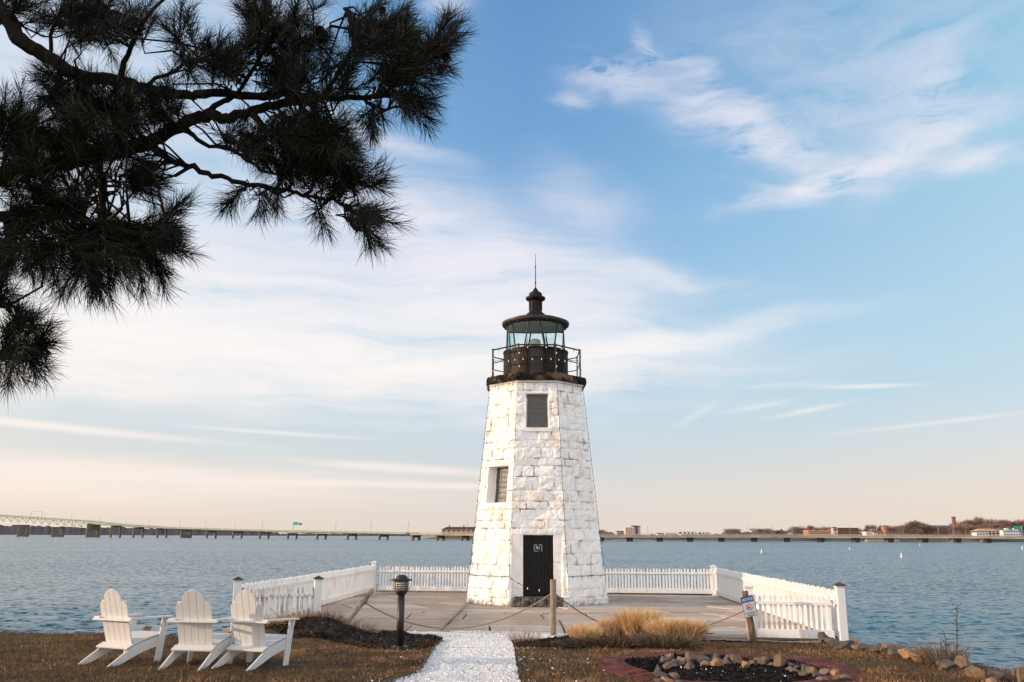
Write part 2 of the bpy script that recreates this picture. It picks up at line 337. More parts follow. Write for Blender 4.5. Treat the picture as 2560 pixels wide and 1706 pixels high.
# ---------------------------------------------------------------- mesh helpers
class MB:
    def __init__(s): s.v, s.f, s.tone = [], [], []
    def add(s, verts, faces, tone=None):
        o = len(s.v); s.v.extend([tuple(p) for p in verts]); s.f.extend([tuple(i + o for i in f) for f in faces])
        if tone is not None: s.tone.extend([tone] * len(verts))
        return s
    def box(s, c, d, rz=0.0, rx=0.0, ry=0.0, m=None, tone=None):
        hx, hy, hz = d[0] / 2, d[1] / 2, d[2] / 2
        mm = m if m is not None else (Matrix.Rotation(rz, 3, 'Z') @ Matrix.Rotation(ry, 3, 'Y') @ Matrix.Rotation(rx, 3, 'X'))
        c = Vector(c)
        vs = [c + mm @ Vector((x, y, z)) for x, y, z in ((-hx, -hy, -hz), (hx, -hy, -hz), (hx, hy, -hz), (-hx, hy, -hz), (-hx, -hy, hz), (hx, -hy, hz), (hx, hy, hz), (-hx, hy, hz))]
        return s.add(vs, [(0, 3, 2, 1), (4, 5, 6, 7), (0, 1, 5, 4), (1, 2, 6, 5), (2, 3, 7, 6), (3, 0, 4, 7)], tone)
    def bar(s, a, b, wx, wz, up=(0, 0, 1), tone=None):
        a, b = Vector(a), Vector(b); d = b - a; L = d.length
        if L < 1e-6: return s
        d.normalize(); u = Vector(up)
        x = d.cross(u)
        if x.length < 1e-4: x = d.cross(Vector((1, 0, 0)))
        x.normalize(); u = x.cross(d)
        m = Matrix((x, d, u)).transposed()
        return s.box((a + b) / 2, (wx, L, wz), m=m, tone=tone)
    def tube(s, pts, rad, n=8, tone=None, cap=True):
        pts = [Vector(p) for p in pts]; k = len(pts)
        rad = rad if hasattr(rad, '__len__') else [rad] * k
        d0 = (pts[1] - pts[0]).normalized()
        x = d0.cross(Vector((0, 0, 1)));
        if x.length < 1e-3: x = d0.cross(Vector((1, 0, 0)))
        x.normalize(); vs = []
        for i, p in enumerate(pts):
            d = (pts[min(i + 1, k - 1)] - pts[max(i - 1, 0)])
            if d.length > 1e-9:
                d.normalize(); x = x - d * x.dot(d)
                if x.length < 1e-6: x = d.orthogonal()
                x.normalize()
            y = d.cross(x)
            for j in range(n):
                a = 2 * math.pi * j / n
                vs.append(p + (x * math.cos(a) + y * math.sin(a)) * rad[i])
        fs = [(i * n + j, i * n + (j + 1) % n, (i + 1) * n + (j + 1) % n, (i + 1) * n + j) for i in range(k - 1) for j in range(n)]
        if cap: fs += [tuple(range(n - 1, -1, -1)), tuple(range((k - 1) * n, k * n))]
        return s.add(vs, fs, tone)
    def lathe(s, c, prof, n=48, a0=0.0, tone=None):
        c = Vector(c); vs = []
        for r, z in prof:
            for j in range(n):
                a = a0 + 2 * math.pi * j / n
                vs.append(c + Vector((r * math.cos(a), r * math.sin(a), z)))
        k = len(prof)
        fs = [(i * n + j, i * n + (j + 1) % n, (i + 1) * n + (j + 1) % n, (i + 1) * n + j) for i in range(k - 1) for j in range(n)]
        if prof[0][0] > 1e-6: fs.append(tuple(range(n - 1, -1, -1)))
        if prof[-1][0] > 1e-6: fs.append(tuple(range((k - 1) * n, k * n)))
        return s.add(vs, fs, tone)
    def prism(s, poly, off, tone=None):
        """closed polygon (3D points) swept by vector off"""
        n = len(poly); off = Vector(off)
        vs = [Vector(p) for p in poly] + [Vector(p) + off for p in poly]
        return s.add(vs, [tuple(range(n - 1, -1, -1)), tuple(range(n, 2 * n))] + [(i, (i + 1) % n, n + (i + 1) % n, n + i) for i in range(n)], tone)
    def build(s, name, mat, parent=None, org=None, smooth=False, bevel=0.0, local=False):
        """vertices are world coordinates unless local; a parent's (unrotated) place or org is taken off"""
        o0 = Vector((0, 0, 0)) if local else world_of(parent) if parent is not None else Vector(org or (0, 0, 0))
        me = bpy.data.meshes.new(name)
        v = np.array(s.v, dtype=np.float64) - np.array(o0)
        me.from_pydata(v.tolist(), [], s.f)
        return finish(me, name, mat, parent, None if parent is not None else o0, smooth, bevel, s.tone)
def world_of(o):
    p = Vector((0, 0, 0))
    while o is not None: p += Vector(o.location); o = o.parent
    return p
def finish(me, name, mat, parent=None, loc=None, smooth=False, bevel=0.0, tone=None):
    bm = bmesh.new(); bm.from_mesh(me)
    if len(me.vertices) < 60000: bmesh.ops.recalc_face_normals(bm, faces=bm.faces)
    bm.to_mesh(me); bm.free()
    if tone is not None and len(tone) == len(me.vertices):
        a = me.attributes.new('tone', 'FLOAT', 'POINT'); a.data.foreach_set('value', np.asarray(tone, dtype=np.float32))
    me.materials.append(MATS[mat])
    if smooth:
        me.polygons.foreach_set('use_smooth', np.ones(len(me.polygons), dtype=bool))
    me.update()
    o = bpy.data.objects.new(name, me); COL.objects.link(o)
    if parent is not None: o.parent = parent
    elif loc is not None: o.location = loc
    if bevel:
        b = o.modifiers.new('edge', 'BEVEL'); b.width = bevel; b.segments = 2; b.limit_method = 'ANGLE'
    return o
def npmesh(name, V, F, mat, parent=None, loc=None, smooth=False, tone=None, attrs=None):
    """fast mesh from numpy arrays; F is (n,3) or (n,4)"""
    me = bpy.data.meshes.new(name); V = np.asarray(V, dtype=np.float32); F = np.asarray(F, dtype=np.int32)
    if parent is not None: V = V - np.array(world_of(parent), dtype=np.float32)
    elif loc is not None: V = V - np.array(loc, dtype=np.float32)
    me.vertices.add(len(V)); me.vertices.foreach_set('co', V.ravel())
    k = F.shape[1]; me.loops.add(F.size); me.loops.foreach_set('vertex_index', F.ravel())
    me.polygons.add(len(F)); me.polygons.foreach_set('loop_start', np.arange(0, F.size, k, dtype=np.int32))
    me.polygons.foreach_set('use_smooth', np.full(len(F), smooth, dtype=bool))
    if tone is not None:
        a = me.attributes.new('tone', 'FLOAT', 'POINT'); a.data.foreach_set('value', np.asarray(tone, dtype=np.float32))
    for nm, arr in (attrs or {}).items():
        a = me.attributes.new(nm, 'FLOAT', 'POINT'); a.data.foreach_set('value', np.asarray(arr, dtype=np.float32))
    me.update(calc_edges=True); me.validate()
    me.materials.append(MATS[mat])
    o = bpy.data.objects.new(name, me); COL.objects.link(o)
    if parent is not None: o.parent = parent
    elif loc is not None: o.location = loc
    return o
def tag(o, label=None, cat=None, group=None, kind=None):
    if label: o['label'] = label
    if cat: o['category'] = cat
    if group: o['group'] = group
    if kind: o['kind'] = kind
    return o
def thing(name, label, cat, loc=(0, 0, 0), group=None, rz=0.0):
    o = bpy.data.objects.new(name, None); COL.objects.link(o)
    o.location = loc; o.rotation_euler = (0, 0, rz); o.empty_display_size = .2
    return tag(o, label, cat, group)
def copy_tree(o, parent=None):
    c = o.copy(); COL.objects.link(c)
    if parent is not None: c.parent = parent
    for ch in list(o.children): copy_tree(ch, c)
    return c
# vectorised value noise in [-1, 1]
def _h(ix, iy, iz, seed):
    n = (ix.astype(np.int64) * 374761393 + iy.astype(np.int64) * 668265263 + iz.astype(np.int64) * 2147483647 + seed * 974711) & 0x7fffffff
    n = ((n ^ (n >> 13)) * 1274126177) & 0x7fffffff
    n = (n ^ (n >> 16)) & 0xffff
    return n / 32767.5 - 1.0
def vnoise(P, seed=0):
    P = np.asarray(P, dtype=np.float64); i = np.floor(P); f = P - i; u = f * f * (3 - 2 * f); i = i.astype(np.int64)
    r = 0
    for dx in (0, 1):
        for dy in (0, 1):
            for dz in (0, 1):
                wgt = (u[:, 0] if dx else 1 - u[:, 0]) * (u[:, 1] if dy else 1 - u[:, 1]) * (u[:, 2] if dz else 1 - u[:, 2])
                r = r + wgt * _h(i[:, 0] + dx, i[:, 1] + dy, i[:, 2] + dz, seed)
    return r
def fbm(P, seed=0, octv=4, gain=.5):
    P = np.asarray(P, dtype=np.float64); r = 0; a = 1.0
    for k in range(octv): r = r + a * vnoise(P * 2 ** k + 17.3 * k, seed + k); a *= gain
    return r
def ss(x): x = np.clip(x, 0, 1); return x * x * (3 - 2 * x)
ORD = ['first', 'second', 'third', 'fourth', 'fifth', 'sixth', 'seventh', 'eighth', 'ninth', 'tenth', 'eleventh', 'twelfth', 'thirteenth', 'fourteenth', 'fifteenth', 'sixteenth', 'seventeenth', 'eighteenth', 'nineteenth', 'twentieth', 'twenty-first', 'twenty-second', 'twenty-third', 'twenty-fourth', 'twenty-fifth', 'twenty-sixth', 'twenty-seventh', 'twenty-eighth', 'twenty-ninth', 'thirtieth']
# ---------------------------------------------------------------- ground shape
WATER_Z = -1.6
LAND = np.array([(-60, 8), (-25, 18.2), (-14, 19.6), (-10.5, 20.0), (-8.2, 19.7), (-6.9, 19.45), (-6.15, 19.4), (-5.35, 33.2), (7.5, 32.0), (7.2, 18.2), (7.35, 17.4), (7.1, 15.4), (7.0, 13.6), (7.25, 12.2), (7.6, 10.6), (9.5, 6), (15, -5), (22, -30), (-60, -30)], dtype=float)
PATIO = [(-6.05, 19.45), (-4.3, 20.0), (0.0, 19.55), (2.2, 19.05), (5.0, 18.75), (6.78, 18.38), (7.3, 31.75), (-5.15, 33.0)]
def sdist(P, poly):
    x, y = P[:, 0], P[:, 1]; n = len(poly); d = np.full(len(P), 1e9); ins = np.zeros(len(P), bool)
    for i in range(n):
        a, b = poly[i], poly[(i + 1) % n]; e = b - a; wv = P[:, :2] - a
        t = np.clip((wv @ e) / (e @ e), 0, 1); q = wv - t[:, None] * e
        d = np.minimum(d, (q * q).sum(1))
        c = (a[1] > y) != (b[1] > y)
        xi = a[0] + (y - a[1]) * (b[0] - a[0]) / (b[1] - a[1] + 1e-12)
        ins ^= c & (x < xi)
    d = np.sqrt(d)
    return np.where(ins, d, -d)
def zground(P, fine=True):
    P = np.asarray(P, dtype=float).reshape(-1, 2); x, y = P[:, 0], P[:, 1]
    z = .34 * ss((18.9 - y) / 7.5) - .035
    # planted mound beside the left fence, low bed right of the path
    z = z + .41 * np.exp(-(((x + 4.0) / .95) ** 2 + ((y - 18.3) / .62) ** 2)) + .12 * np.exp(-(((x + 5.2) / .7) ** 2 + ((y - 18.2) / .6) ** 2))
    z = z + .06 * np.exp(-(((x - 2.6) / 1.3) ** 2 + ((y - 17.3) / .6) ** 2))
    rr = np.hypot(x - 3.0, (y - 12.8) * .745)
    z = z - .10 * ss((1.36 - rr) / .2)
    d = sdist(P, LAND)
    z = np.where(y > 19.6, np.minimum(z, -.15), z)
    if fine:
        q = np.stack([x * .7, y * .7, x * 0], 1)
        z = z + .024 * fbm(q, 3, 3) * ss(d / .8) + .012 * fbm(q * 3.1, 8, 2) * ss(d / .8)
    edge = -2.6 * ss((.25 - d) / 2.2) - .10 * ss((.55 - d) / .6)
    return z + edge
def zg(x, y): return float(zground([(x, y)])[0])
def G(px, py, z=None, dz=0.0):
    """where the sight line through a photograph pixel meets the ground (or the level z)"""
    d = ray(px, py)
    if z is None:
        ts = np.arange(6.0, 45.0, .03); hx, hy, hz = CAM.x + d.x * ts, CAM.y + d.y * ts, CAM.z + d.z * ts
        k = int(np.argmax(hz < zground(np.column_stack([hx, hy])))) or len(ts) - 1
        p = CAM + d * float(ts[k])
        if p.z < -.45:      # looks past the edge: stand it on the bank just under the sight line
            q = np.column_stack([hx, hy]); gap = np.where((sdist(q, LAND) > -.45) & (ts < 24), hz - zground(q), 99); k = int(np.argmin(gap))
            p = Vector((hx[k], hy[k], hz[k] - gap[k]))
    else: p = CAM + d * ((z - CAM.z) / d.z)
    p.z += dz
    return p
def at(px, py, Y):
    d = ray(px, py); return CAM + d * (Y / d.y)
# ground sheet
xs = np.concatenate([np.linspace(-60, -13, 40)[:-1], np.arange(-13, 9.2, .075), np.linspace(9.2, 26, 30)[1:]])
ys = np.concatenate([np.linspace(-30, 8.5, 40)[:-1], np.arange(8.5, 20.2, .075), np.linspace(20.2, 36, 24)[1:]])
gx, gy = np.meshgrid(xs, ys); P2 = np.stack([gx.ravel(), gy.ravel()], 1)
gz = zground(P2); nx, ny = len(xs), len(ys)
gz = gz + np.where(sdist(P2, LAND) > 0, .012 * fbm(np.stack([P2[:, 0] * 5, P2[:, 1] * 5, gz * 0], 1), 9, 2), 0)
idx = np.arange(nx * ny).reshape(ny, nx)
quad = np.stack([idx[:-1, :-1], idx[:-1, 1:], idx[1:, 1:], idx[1:, :-1]], -1).reshape(-1, 4)
tag(npmesh('lawn', np.column_stack([P2, gz]), quad, 'dormant_lawn', smooth=True), 'brown dormant lawn sloping down to the water', 'lawn', kind='structure')
# sea: a fan of real waves that calms with distance
ang = np.radians(np.linspace(-64, 64, 560)); rr = [13.0]
while rr[-1] < 9000: rr.append(rr[-1] * 1.0135 + .02)
rr = np.array(rr); A, RR = np.meshgrid(ang, rr); wx, wy = (np.sin(A) * RR).ravel(), (np.cos(A) * RR).ravel()
wz = np.zeros_like(wx); wr = np.random.default_rng(3); cell = RR.ravel() * .0145
for k in range(40):
    lam = 0.42 * (2.8 / .42) ** wr.random(); th = -.25 + wr.normal() * .5; kk = 2 * np.pi / lam
    amp = .0090 * lam ** .8 * ss((lam / 2.2 - cell) / (cell + .05))
    ph = kk * (wx * math.sin(th) + wy * math.cos(th)) + wr.random() * 6.28
    wz += amp * (np.sin(ph) + .25 * np.cos(2 * ph))
wz *= .55 + .9 * ss(.5 + .8 * vnoise(np.stack([wx * .06, wy * .03, wx * 0], 1), 4))
na, nr = len(ang), len(rr); idx = np.arange(na * nr).reshape(nr, na)
quad = np.stack([idx[:-1, :-1], idx[:-1, 1:], idx[1:, 1:], idx[1:, :-1]], -1).reshape(-1, 4)
tag(npmesh('water', np.column_stack([wx, wy, wz + WATER_Z]), quad, 'sea_water', smooth=True), 'rippled blue harbour water', 'water', kind='structure')

# ---------------------------------------------------------------- patio: slab body and flagstones
mb = MB(); mb.prism([(x, y, -.045) for x, y in PATIO], (0, 0, -2.2))
tag(mb.build('patio_base', 'patio_joint'), 'stone base and joints under the flagstones', 'patio', kind='structure')
def clip(poly, a, b):
    """part of a convex polygon left of the line a->b"""
    out = []; n = len(poly)
    sd = lambda p: (b[0] - a[0]) * (p[1] - a[1]) - (b[1] - a[1]) * (p[0] - a[0])
    for i in range(n):
        p, q = poly[i], poly[(i + 1) % n]; s1, s2 = sd(p), sd(q)
        if s1 >= 0: out.append(p)
        if (s1 > 0) != (s2 > 0) and abs(s1 - s2) > 1e-9:
            t = s1 / (s1 - s2); out.append((p[0] + (q[0] - p[0]) * t, p[1] + (q[1] - p[1]) * t))
    return out
mb = MB(); fr = random.Random(5)
def lay(rows, region, skew, lens, gap, gx_=.024):
    for (v0, v1) in rows:
        u = -16 + fr.random() * 2; ed = 0.0
        while u < 16:
            L = fr.uniform(*lens); e = ed; ed = fr.uniform(-.03, .03)
            j = lambda: fr.uniform(-.008, .008); s0, s1 = skew * (v0 - 19), skew * (v1 - 19)
            q = [(u + gx_ + s0 - e, v0 + gap + j()), (u + L - gx_ + s0 - ed, v0 + gap + j()), (u + L - gx_ + s1 + ed, v1 - gap + j()), (u + gx_ + s1 + e, v1 - gap + j())]
            u += L
            for i in range(len(region)):
                q = clip(q, region[i], region[(i + 1) % len(region)])
                if len(q) < 3: break
            if len(q) < 3: continue
            zt = fr.uniform(-.012, .012); tone = min(1, max(0, fr.gauss(.5, .33)))
            mb.prism([(x, y, zt + fr.uniform(-.003, .003)) for x, y in q], (0, 0, -.08), tone=tone)
rows = []; v = 18.0
while v < 24.6: h = fr.uniform(1.15, 1.65); rows.append((v, v + h)); v += h
for cut in ([(-6.05, 19.45), (-4.3, 20.0), (-4.3, 24.6), (-5.75, 24.6)], [(-4.3, 20.0), (0.0, 19.55), (0.0, 24.6), (-4.3, 24.6)], [(0.0, 19.55), (2.2, 19.05), (2.2, 24.6), (0.0, 24.6)], [(2.2, 19.05), (5.0, 18.75), (7.0, 18.35), (7.13, 24.6), (2.2, 24.6)]):
    if cut[0][0] < 2: fr = random.Random(5); lay(rows, cut, 0.0, (1.2, 2.3), .026)
big = []; v = 18.0
while v < 34: h = fr.uniform(1.0, 1.7); big.append((v, v + h)); v += h
lay(big, [(2.2, 19.05), (5.0, 18.75), (6.75, 18.4), (6.95, 24.6), (2.2, 24.6)], -.55, (1.3, 2.1), .026)
lay(big, [(-5.75, 24.6), (7.13, 24.6), (7.3, 31.75), (-5.15, 33.0)], -.45, (1.5, 2.6), .024)
tag(mb.build('patio', 'flagstone'), 'weathered flagstone paving round the lighthouse', 'patio', kind='structure')
# seawall kerb that carries the fences on the water sides
def kerb(name, a, b, label, wd=.26, z0=-2.3, z1=.045):
    mb = MB(); a = Vector((*a, 0)); b = Vector((*b, 0)); d = (b - a).normalized(); L = (b - a).length; n = Vector((-d.y, d.x, 0)); k = max(1, int(L / 1.1)); r = random.Random(int(L * 10))
    for i in range(k):
        p, q = a + d * (L * i / k + .006), a + d * (L * (i + 1) / k - .006); o = n * r.uniform(-.012, .012)
        mb.bar(Vector((p.x, p.y, (z0 + z1) / 2)) + o, Vector((q.x, q.y, (z0 + z1) / 2)) + o, wd, z1 - z0 + r.uniform(-.012, .012))
    return tag(mb.build(name, 'seawall_stone', org=((a.x + b.x) / 2, (a.y + b.y) / 2, z0), bevel=.012), label, 'seawall')
FP = {1: (-6.0, 19.45), 2: (-4.36, 20.02), 3: (-5.12, 33.0), 4: (7.28, 31.75), 5: (6.74, 18.2), 6: (4.98, 18.6)}
kerb('seawall', (-6.16, 19.55), (-5.30, 33.1), 'stone seawall kerb under the long left picket fence')
kerb('seawall', (-5.3, 33.14), (7.4, 31.89), 'stone seawall kerb under the back picket fence behind the tower')
kerb('seawall', (7.43, 31.8), (6.92, 18.15), 'stone seawall kerb under the long right picket fence')

# ---------------------------------------------------------------- lighthouse
D0 = 28.6; _b = G(1341, 1512, z=0.0); AX = Vector((_b.x * D0 / _b.y, D0, 0))
tower = thing('lighthouse', 'white painted octagonal stone lighthouse with black lantern room, standing on the flagstone terrace', 'lighthouse', AX)
Z1 = 6.93; A0, A1 = 2.155, 1.49
apo = lambda z: A0 + (A1 - A0) * (z / Z1) + .06 * np.exp(-np.maximum(z, 0) / .6)
T22 = math.tan(math.pi / 8)
# courses and blocks
cr = np.random.default_rng(11)
courses = [0.0]
while courses[-1] < Z1 - .22: courses.append(courses[-1] + cr.choice([.24, .29, .33, .38, .43]))
courses[-1] = Z1 + .01
NZ = int(Z1 / .026)
zz = np.linspace(0, Z1, NZ)
NU = 64
us = (np.arange(NU) + .0) / NU - .5
FACE_DEF = [(k, -math.pi / 2 + k * math.pi / 4) for k in range(8)]       # k=0 faces the camera, k=-1(7) left front
V, F, joint = [], [], []
WIN = {0: (0.0, .36, 5.40, 6.50, .20), 7: (.02, .44, 3.06, 4.20, .36)}   # face: centre, half width, z0, z1, depth
DOORX, DOORW, DOORZ = -.03, .76, 2.09
allcols = []
for k, a in FACE_DEF:
    n = np.array([math.cos(a), math.sin(a), 0]); tn = np.array([-math.sin(a), math.cos(a), 0])
    U, Z = np.meshgrid(us, zz); U, Z = U.ravel(), Z.ravel()
    ap = apo(Z); s = U * 2 * ap * T22
    # irregular bond: block ids from course and shifted edges (per face, quoins at the corners)
    ci = np.clip(np.searchsorted(courses, Z, side='right') - 1, 0, len(courses) - 2)
    cz0 = np.array(courses)[ci]; cz1 = np.array(courses)[ci + 1]
    dist = np.minimum(Z - cz0, cz1 - Z); bid = np.zeros(len(Z)); un = U + .5
    for c in range(len(courses) - 1):
        mk = ci == c; rg = np.random.default_rng(1000 * k + c)
        wd = 2 * A0 * T22; e = [0.0]
        first = .28 if (c + k) % 2 else .16
        e.append(first)
        while e[-1] < 1 - .42: e.append(e[-1] + rg.uniform(.20, .46))
        e.append(1.0); e = np.array(e)
        b = np.clip(np.searchsorted(e, un[mk], side='right') - 1, 0, len(e) - 2)
        du = np.minimum(un[mk] - e[b], e[b + 1] - un[mk]) * 2 * ap[mk] * T22
        du = np.where((b == 0) & (un[mk] < first / 2), 1, du); du = np.where((b == len(e) - 2) & (un[mk] > (e[-2] + 1) / 2), 1, du)
        dist[mk] = np.minimum(dist[mk], du); bid[mk] = c * 37 + b + k * 991
    rnd = lambda sd: _h(bid.astype(int), bid.astype(int) * 3, bid.astype(int) * 0, sd)
    pos = n[None, :] * ap[:, None] + tn[None, :] * s[:, None] + np.array([0, 0, 1])[None, :] * Z[:, None]
    nz1 = fbm(pos * np.array([2.6, 2.6, 3.6]), 20, 3, .5); nz2 = fbm(pos * 11, 40, 3, .55)
    jn = .5 + .5 * vnoise(pos * .9, 77)
    j = np.exp(-(dist / .016) ** 2)
    dsp = .020 * rnd(5) + .029 * nz1 + .012 * nz2 + .010 * (1 - np.exp(-(dist / .05) ** 2)) - .016 * j * (.10 + 1.2 * jn)
    dsp += .018 * rnd(6) * (Z - (cz0 + cz1) / 2) / .2
    edge = ss((.5 - np.abs(U)) / .05)
    lim = np.ones(len(Z))
    flat = np.zeros(len(Z))
    if k in WIN:
        c0, hw, z0, z1, dp = WIN[k]
        fr_ = np.maximum(np.abs(s - c0) - hw, np.maximum(z0 - Z, Z - z1))       # <0 inside
        lim = ss(fr_ / .12); flat = np.where(fr_ < 0, dp, 0)
    if k == 0:
        fr_ = np.maximum(np.abs(s - DOORX) - DOORW, Z - DOORZ)
        lim = np.minimum(lim, ss(fr_ / .10)); flat = np.where(fr_ < 0, ap - (A0 - .36), flat)
        lint = ss((DOORW + .12 - np.abs(s - DOORX)) / .1) * ss((Z - 2.1) / .05) * ss((2.62 - Z) / .05)
        dsp = dsp * (1 - .35 * lint) + .012 * lint
    dsp = dsp * lim - flat
    # outward direction leans to the corner normal near the edge so faces join
    dirn = n[None, :] + tn[None, :] * (U * 2 * T22)[:, None]
    pos = pos + dirn * dsp[:, None]
    V.append(pos); joint.append(j * lim)
V = np.concatenate([v.reshape(NZ, NU, 3) for v in V], 1); Jn = np.concatenate([q.reshape(NZ, NU) for q in joint], 1)
# soften the seam at each corner
for k in range(8):
    c = k * NU
    for w_, wt in ((0, 1.0), (1, .6), (2, .3)):
        i0, i1 = (c + w_) % (8 * NU), (c - 1 - w_) % (8 * NU)
        m = (V[:, i0] + V[:, i1]) / 2 if w_ else None
a2 = -math.pi / 2
NC = 8 * NU
idx = np.arange(NZ * NC).reshape(NZ, NC); nxt = np.roll(idx, -1, 1)
F = np.stack([idx[:-1], nxt[:-1], nxt[1:], idx[1:]], -1).reshape(-1, 4)
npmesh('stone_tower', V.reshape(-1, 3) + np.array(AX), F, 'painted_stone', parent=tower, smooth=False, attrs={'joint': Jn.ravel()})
def fpt(k, s, z, out=0.0):
    """a point on tower face k: sideways s, height z, out from the wall plane"""
    a = FACE_DEF[k][1]; n = Vector((math.cos(a), math.sin(a), 0)); t = Vector((-math.sin(a), math.cos(a), 0))
    return AX + n * (float(apo(np.array(z))) + out) + t * s + Vector((0, 0, z))
def fbox(mb, k, s0, s1, z0, z1, o0, o1):
    P = [fpt(k, s, z, o) for z in (z0, z1) for o in (o0, o1) for s in (s0, s1)]
    return mb.add(P, [(0, 1, 3, 2), (4, 6, 7, 5), (0, 4, 5, 1), (2, 3, 7, 6), (0, 2, 6, 4), (1, 5, 7, 3)])
# windows of glass block in deep openings
for k, (c0, hw, z0, z1, dp), (nc, nrw), off in ((0, WIN[0], (5, 7), 0), (7, WIN[7], (3, 7), 0)):
    gl = hw if k == 0 else hw
    m = MB(); fbox(m, k, c0 - hw - .01, c0 + hw + .01, z0 - .01, z1 + .01, -dp + .004, -dp + .05)
    wn_ = m.build('window', 'block_mortar', tower)
    m = MB(); bw, bh = 2 * hw / nc, (z1 - z0) / nrw
    for i in range(nc):
        for j in range(nrw):
            fbox(m, k, c0 - hw + i * bw + .008, c0 - hw + (i + 1) * bw - .008, z0 + j * bh + .008, z0 + (j + 1) * bh - .008, -dp + .03, -dp + .062)
    m.build('pane', 'glass_block', wn_, bevel=.006)
    m = MB(); fbox(m, k, c0 - hw - .10, c0 + hw + .10, z0 - .13, z0 - .005, -.10, .035)
    m.build('sill', 'reveal_paint', wn_, bevel=.012)
# door: smooth recess, jambs, lintel, black leaf
yd = A0 - .36 + .012
def dbox(mb, s0, s1, z0, z1, o0, o1):   # upright boxes measured from the axis
    return mb.add([AX + Vector((s, -o, z)) for z in (z0, z1) for o in (o0, o1) for s in (s0, s1)], [(0, 1, 3, 2), (4, 6, 7, 5), (0, 4, 5, 1), (2, 3, 7, 6), (0, 2, 6, 4), (1, 5, 7, 3)])
DX0, DX1 = -.44, .45
for q in ((-.78, DX0 - .015, .27, 2.085, yd - .2, yd + .17), (DX1 + .015, .73, 1.28, 2.085, yd - .2, yd + .15), (DX1 + .015, .74, .27, 1.27, yd - .2, yd + .16)):
    m = MB(); dbox(m, *q); m.build('door_jamb', 'reveal_paint', tower, bevel=.012)
m = MB(); dbox(m, DX0 - .012, DX1 + .012, .272, 2.06, yd + .0, yd + .04)
for i in range(7):
    x = DX0 + .02 + i * .124; dbox(m, x, x + .118, .29, 2.05, yd + .041, yd + .055)
door = m.build('door', 'black_door', tower, bevel=.004)
m = MB(); dbox(m, -.13, .13, 1.58, 1.80, yd + .0565, yd + .066); pf = m.build('notice_frame', 'sign_black', door)
m = MB()
for q in ((-.125, -.105, 1.61, 1.795), (.105, .125, 1.585, 1.795), (-.12, -.03, 1.775, 1.795), (.03, .12, 1.775, 1.795), (-.12, .02, 1.585, 1.60), (-.06, .00, 1.66, 1.75), (.02, .05, 1.65, 1.73)): dbox(m, *q, yd + .0665, yd + .072)
m.build('notice_edge', 'notice_grey', pf)
m = MB(); dbox(m, .34, .39, 1.05, 1.2, yd + .0565, yd + .075); m.tube([AX + Vector((.365, -yd - .07, 1.15)), AX + Vector((.365, -yd - .11, 1.13)), AX + Vector((.31, -yd - .11, 1.12))], .012)
m.build('handle', 'black_iron', door)
m = MB(); rs = random.Random(3)
for i in range(6):
    x = -.78 + i * .255; dbox(m, x, x + .245, -.02, .262 + rs.uniform(-.02, .01), yd - .2, A0 + .10 + rs.uniform(-.03, .03))
m.build('doorstep', 'step_stone', tower, bevel=.02)
# gallery slab, rough and dark
def oct_ring(ap, z, seed=None, amp=0, n=14):
    pts = []
    for k in range(8):
        a = FACE_DEF[k][1]
        for i in range(n):
            s = (i / n - .5) * 2 * ap * T22
            pts.append((math.cos(a) * ap - math.sin(a) * s, math.sin(a) * ap + math.cos(a) * s, z))
    return np.array(pts)
rings = [(1.45, 6.80), (1.50, 6.90), (1.575, 6.925), (1.635, 6.94), (1.655, 7.0), (1.65, 7.08), (1.635, 7.15), (1.60, 7.19), (1.45, 7.20), (.4, 7.205)]
vs = []
for i, (ap_, z_) in enumerate(rings):
    p = oct_ring(ap_, z_); am = (0, .004, .012, .03, .04, .04, .035, .02, .008, 0)[i]
    d = fbm(p * np.array([4, 4, 6]) + 3, 60, 3) * am
    p = p * (1 + d / np.hypot(p[:, 0], p[:, 1]))[:, None]; p[:, 2] = z_ + d * .4; vs.append(p)
nv = len(vs[0]); V = np.concatenate(vs) + np.array(AX)
idx = np.arange(nv * len(vs)).reshape(len(vs), nv); nxt = np.roll(idx, -1, 1)
Fq = np.stack([idx[:-1], nxt[:-1], nxt[1:], idx[1:]], -1)
npmesh('gallery_moulding', V[:nv * 3], Fq[:2].reshape(-1, 4), 'painted_stone', parent=tower, attrs={'joint': np.zeros(nv * 3)})
npmesh('gallery', V[nv * 2:], (Fq[2:] - nv * 2).reshape(-1, 4), 'slab_stone', parent=tower)
# lantern room
m = MB(); m.lathe(AX, [(1.12, 7.17), (1.12, 7.22), (1.085, 7.225), (1.085, 8.10), (1.115, 8.115), (1.115, 8.17), (.96, 8.175), (.90, 8.12), (.0, 8.10)], 72)
drum = m.build('lantern_wall', 'rusty_iron', tower, smooth=False)
for i in range(10):
    m = MB(); a = -math.pi / 2 + (i + .5) * 2 * math.pi / 10
    c, s_ = math.cos(a), math.sin(a); m.bar(AX + Vector((c * 1.09, s_ * 1.09, 7.23)), AX + Vector((c * 1.09, s_ * 1.09, 8.10)), .05, .02, up=(c, s_, 0))
    m.build('wall_strap', 'rusty_iron', drum)
m = MB(); n8 = 8
def arc_panel(mb, r, a0, a1, z0, z1, t, n=8):
    vs = []
    for i in range(n + 1):
        a = a0 + (a1 - a0) * i / n
        for rr_, zc in ((r, z0), (r, z1), (r + t, z1), (r + t, z0)): vs.append(AX + Vector((rr_ * math.cos(a), rr_ * math.sin(a), zc)))
    fs = [(i * 4 + j, i * 4 + (j + 1) % 4, i * 4 + 4 + (j + 1) % 4, i * 4 + 4 + j) for i in range(n) for j in range(4)] + [(0, 1, 2, 3), (n * 4, n * 4 + 3, n * 4 + 2, n * 4 + 1)]
    mb.add(vs, fs)
aD = -math.pi / 2 - .02
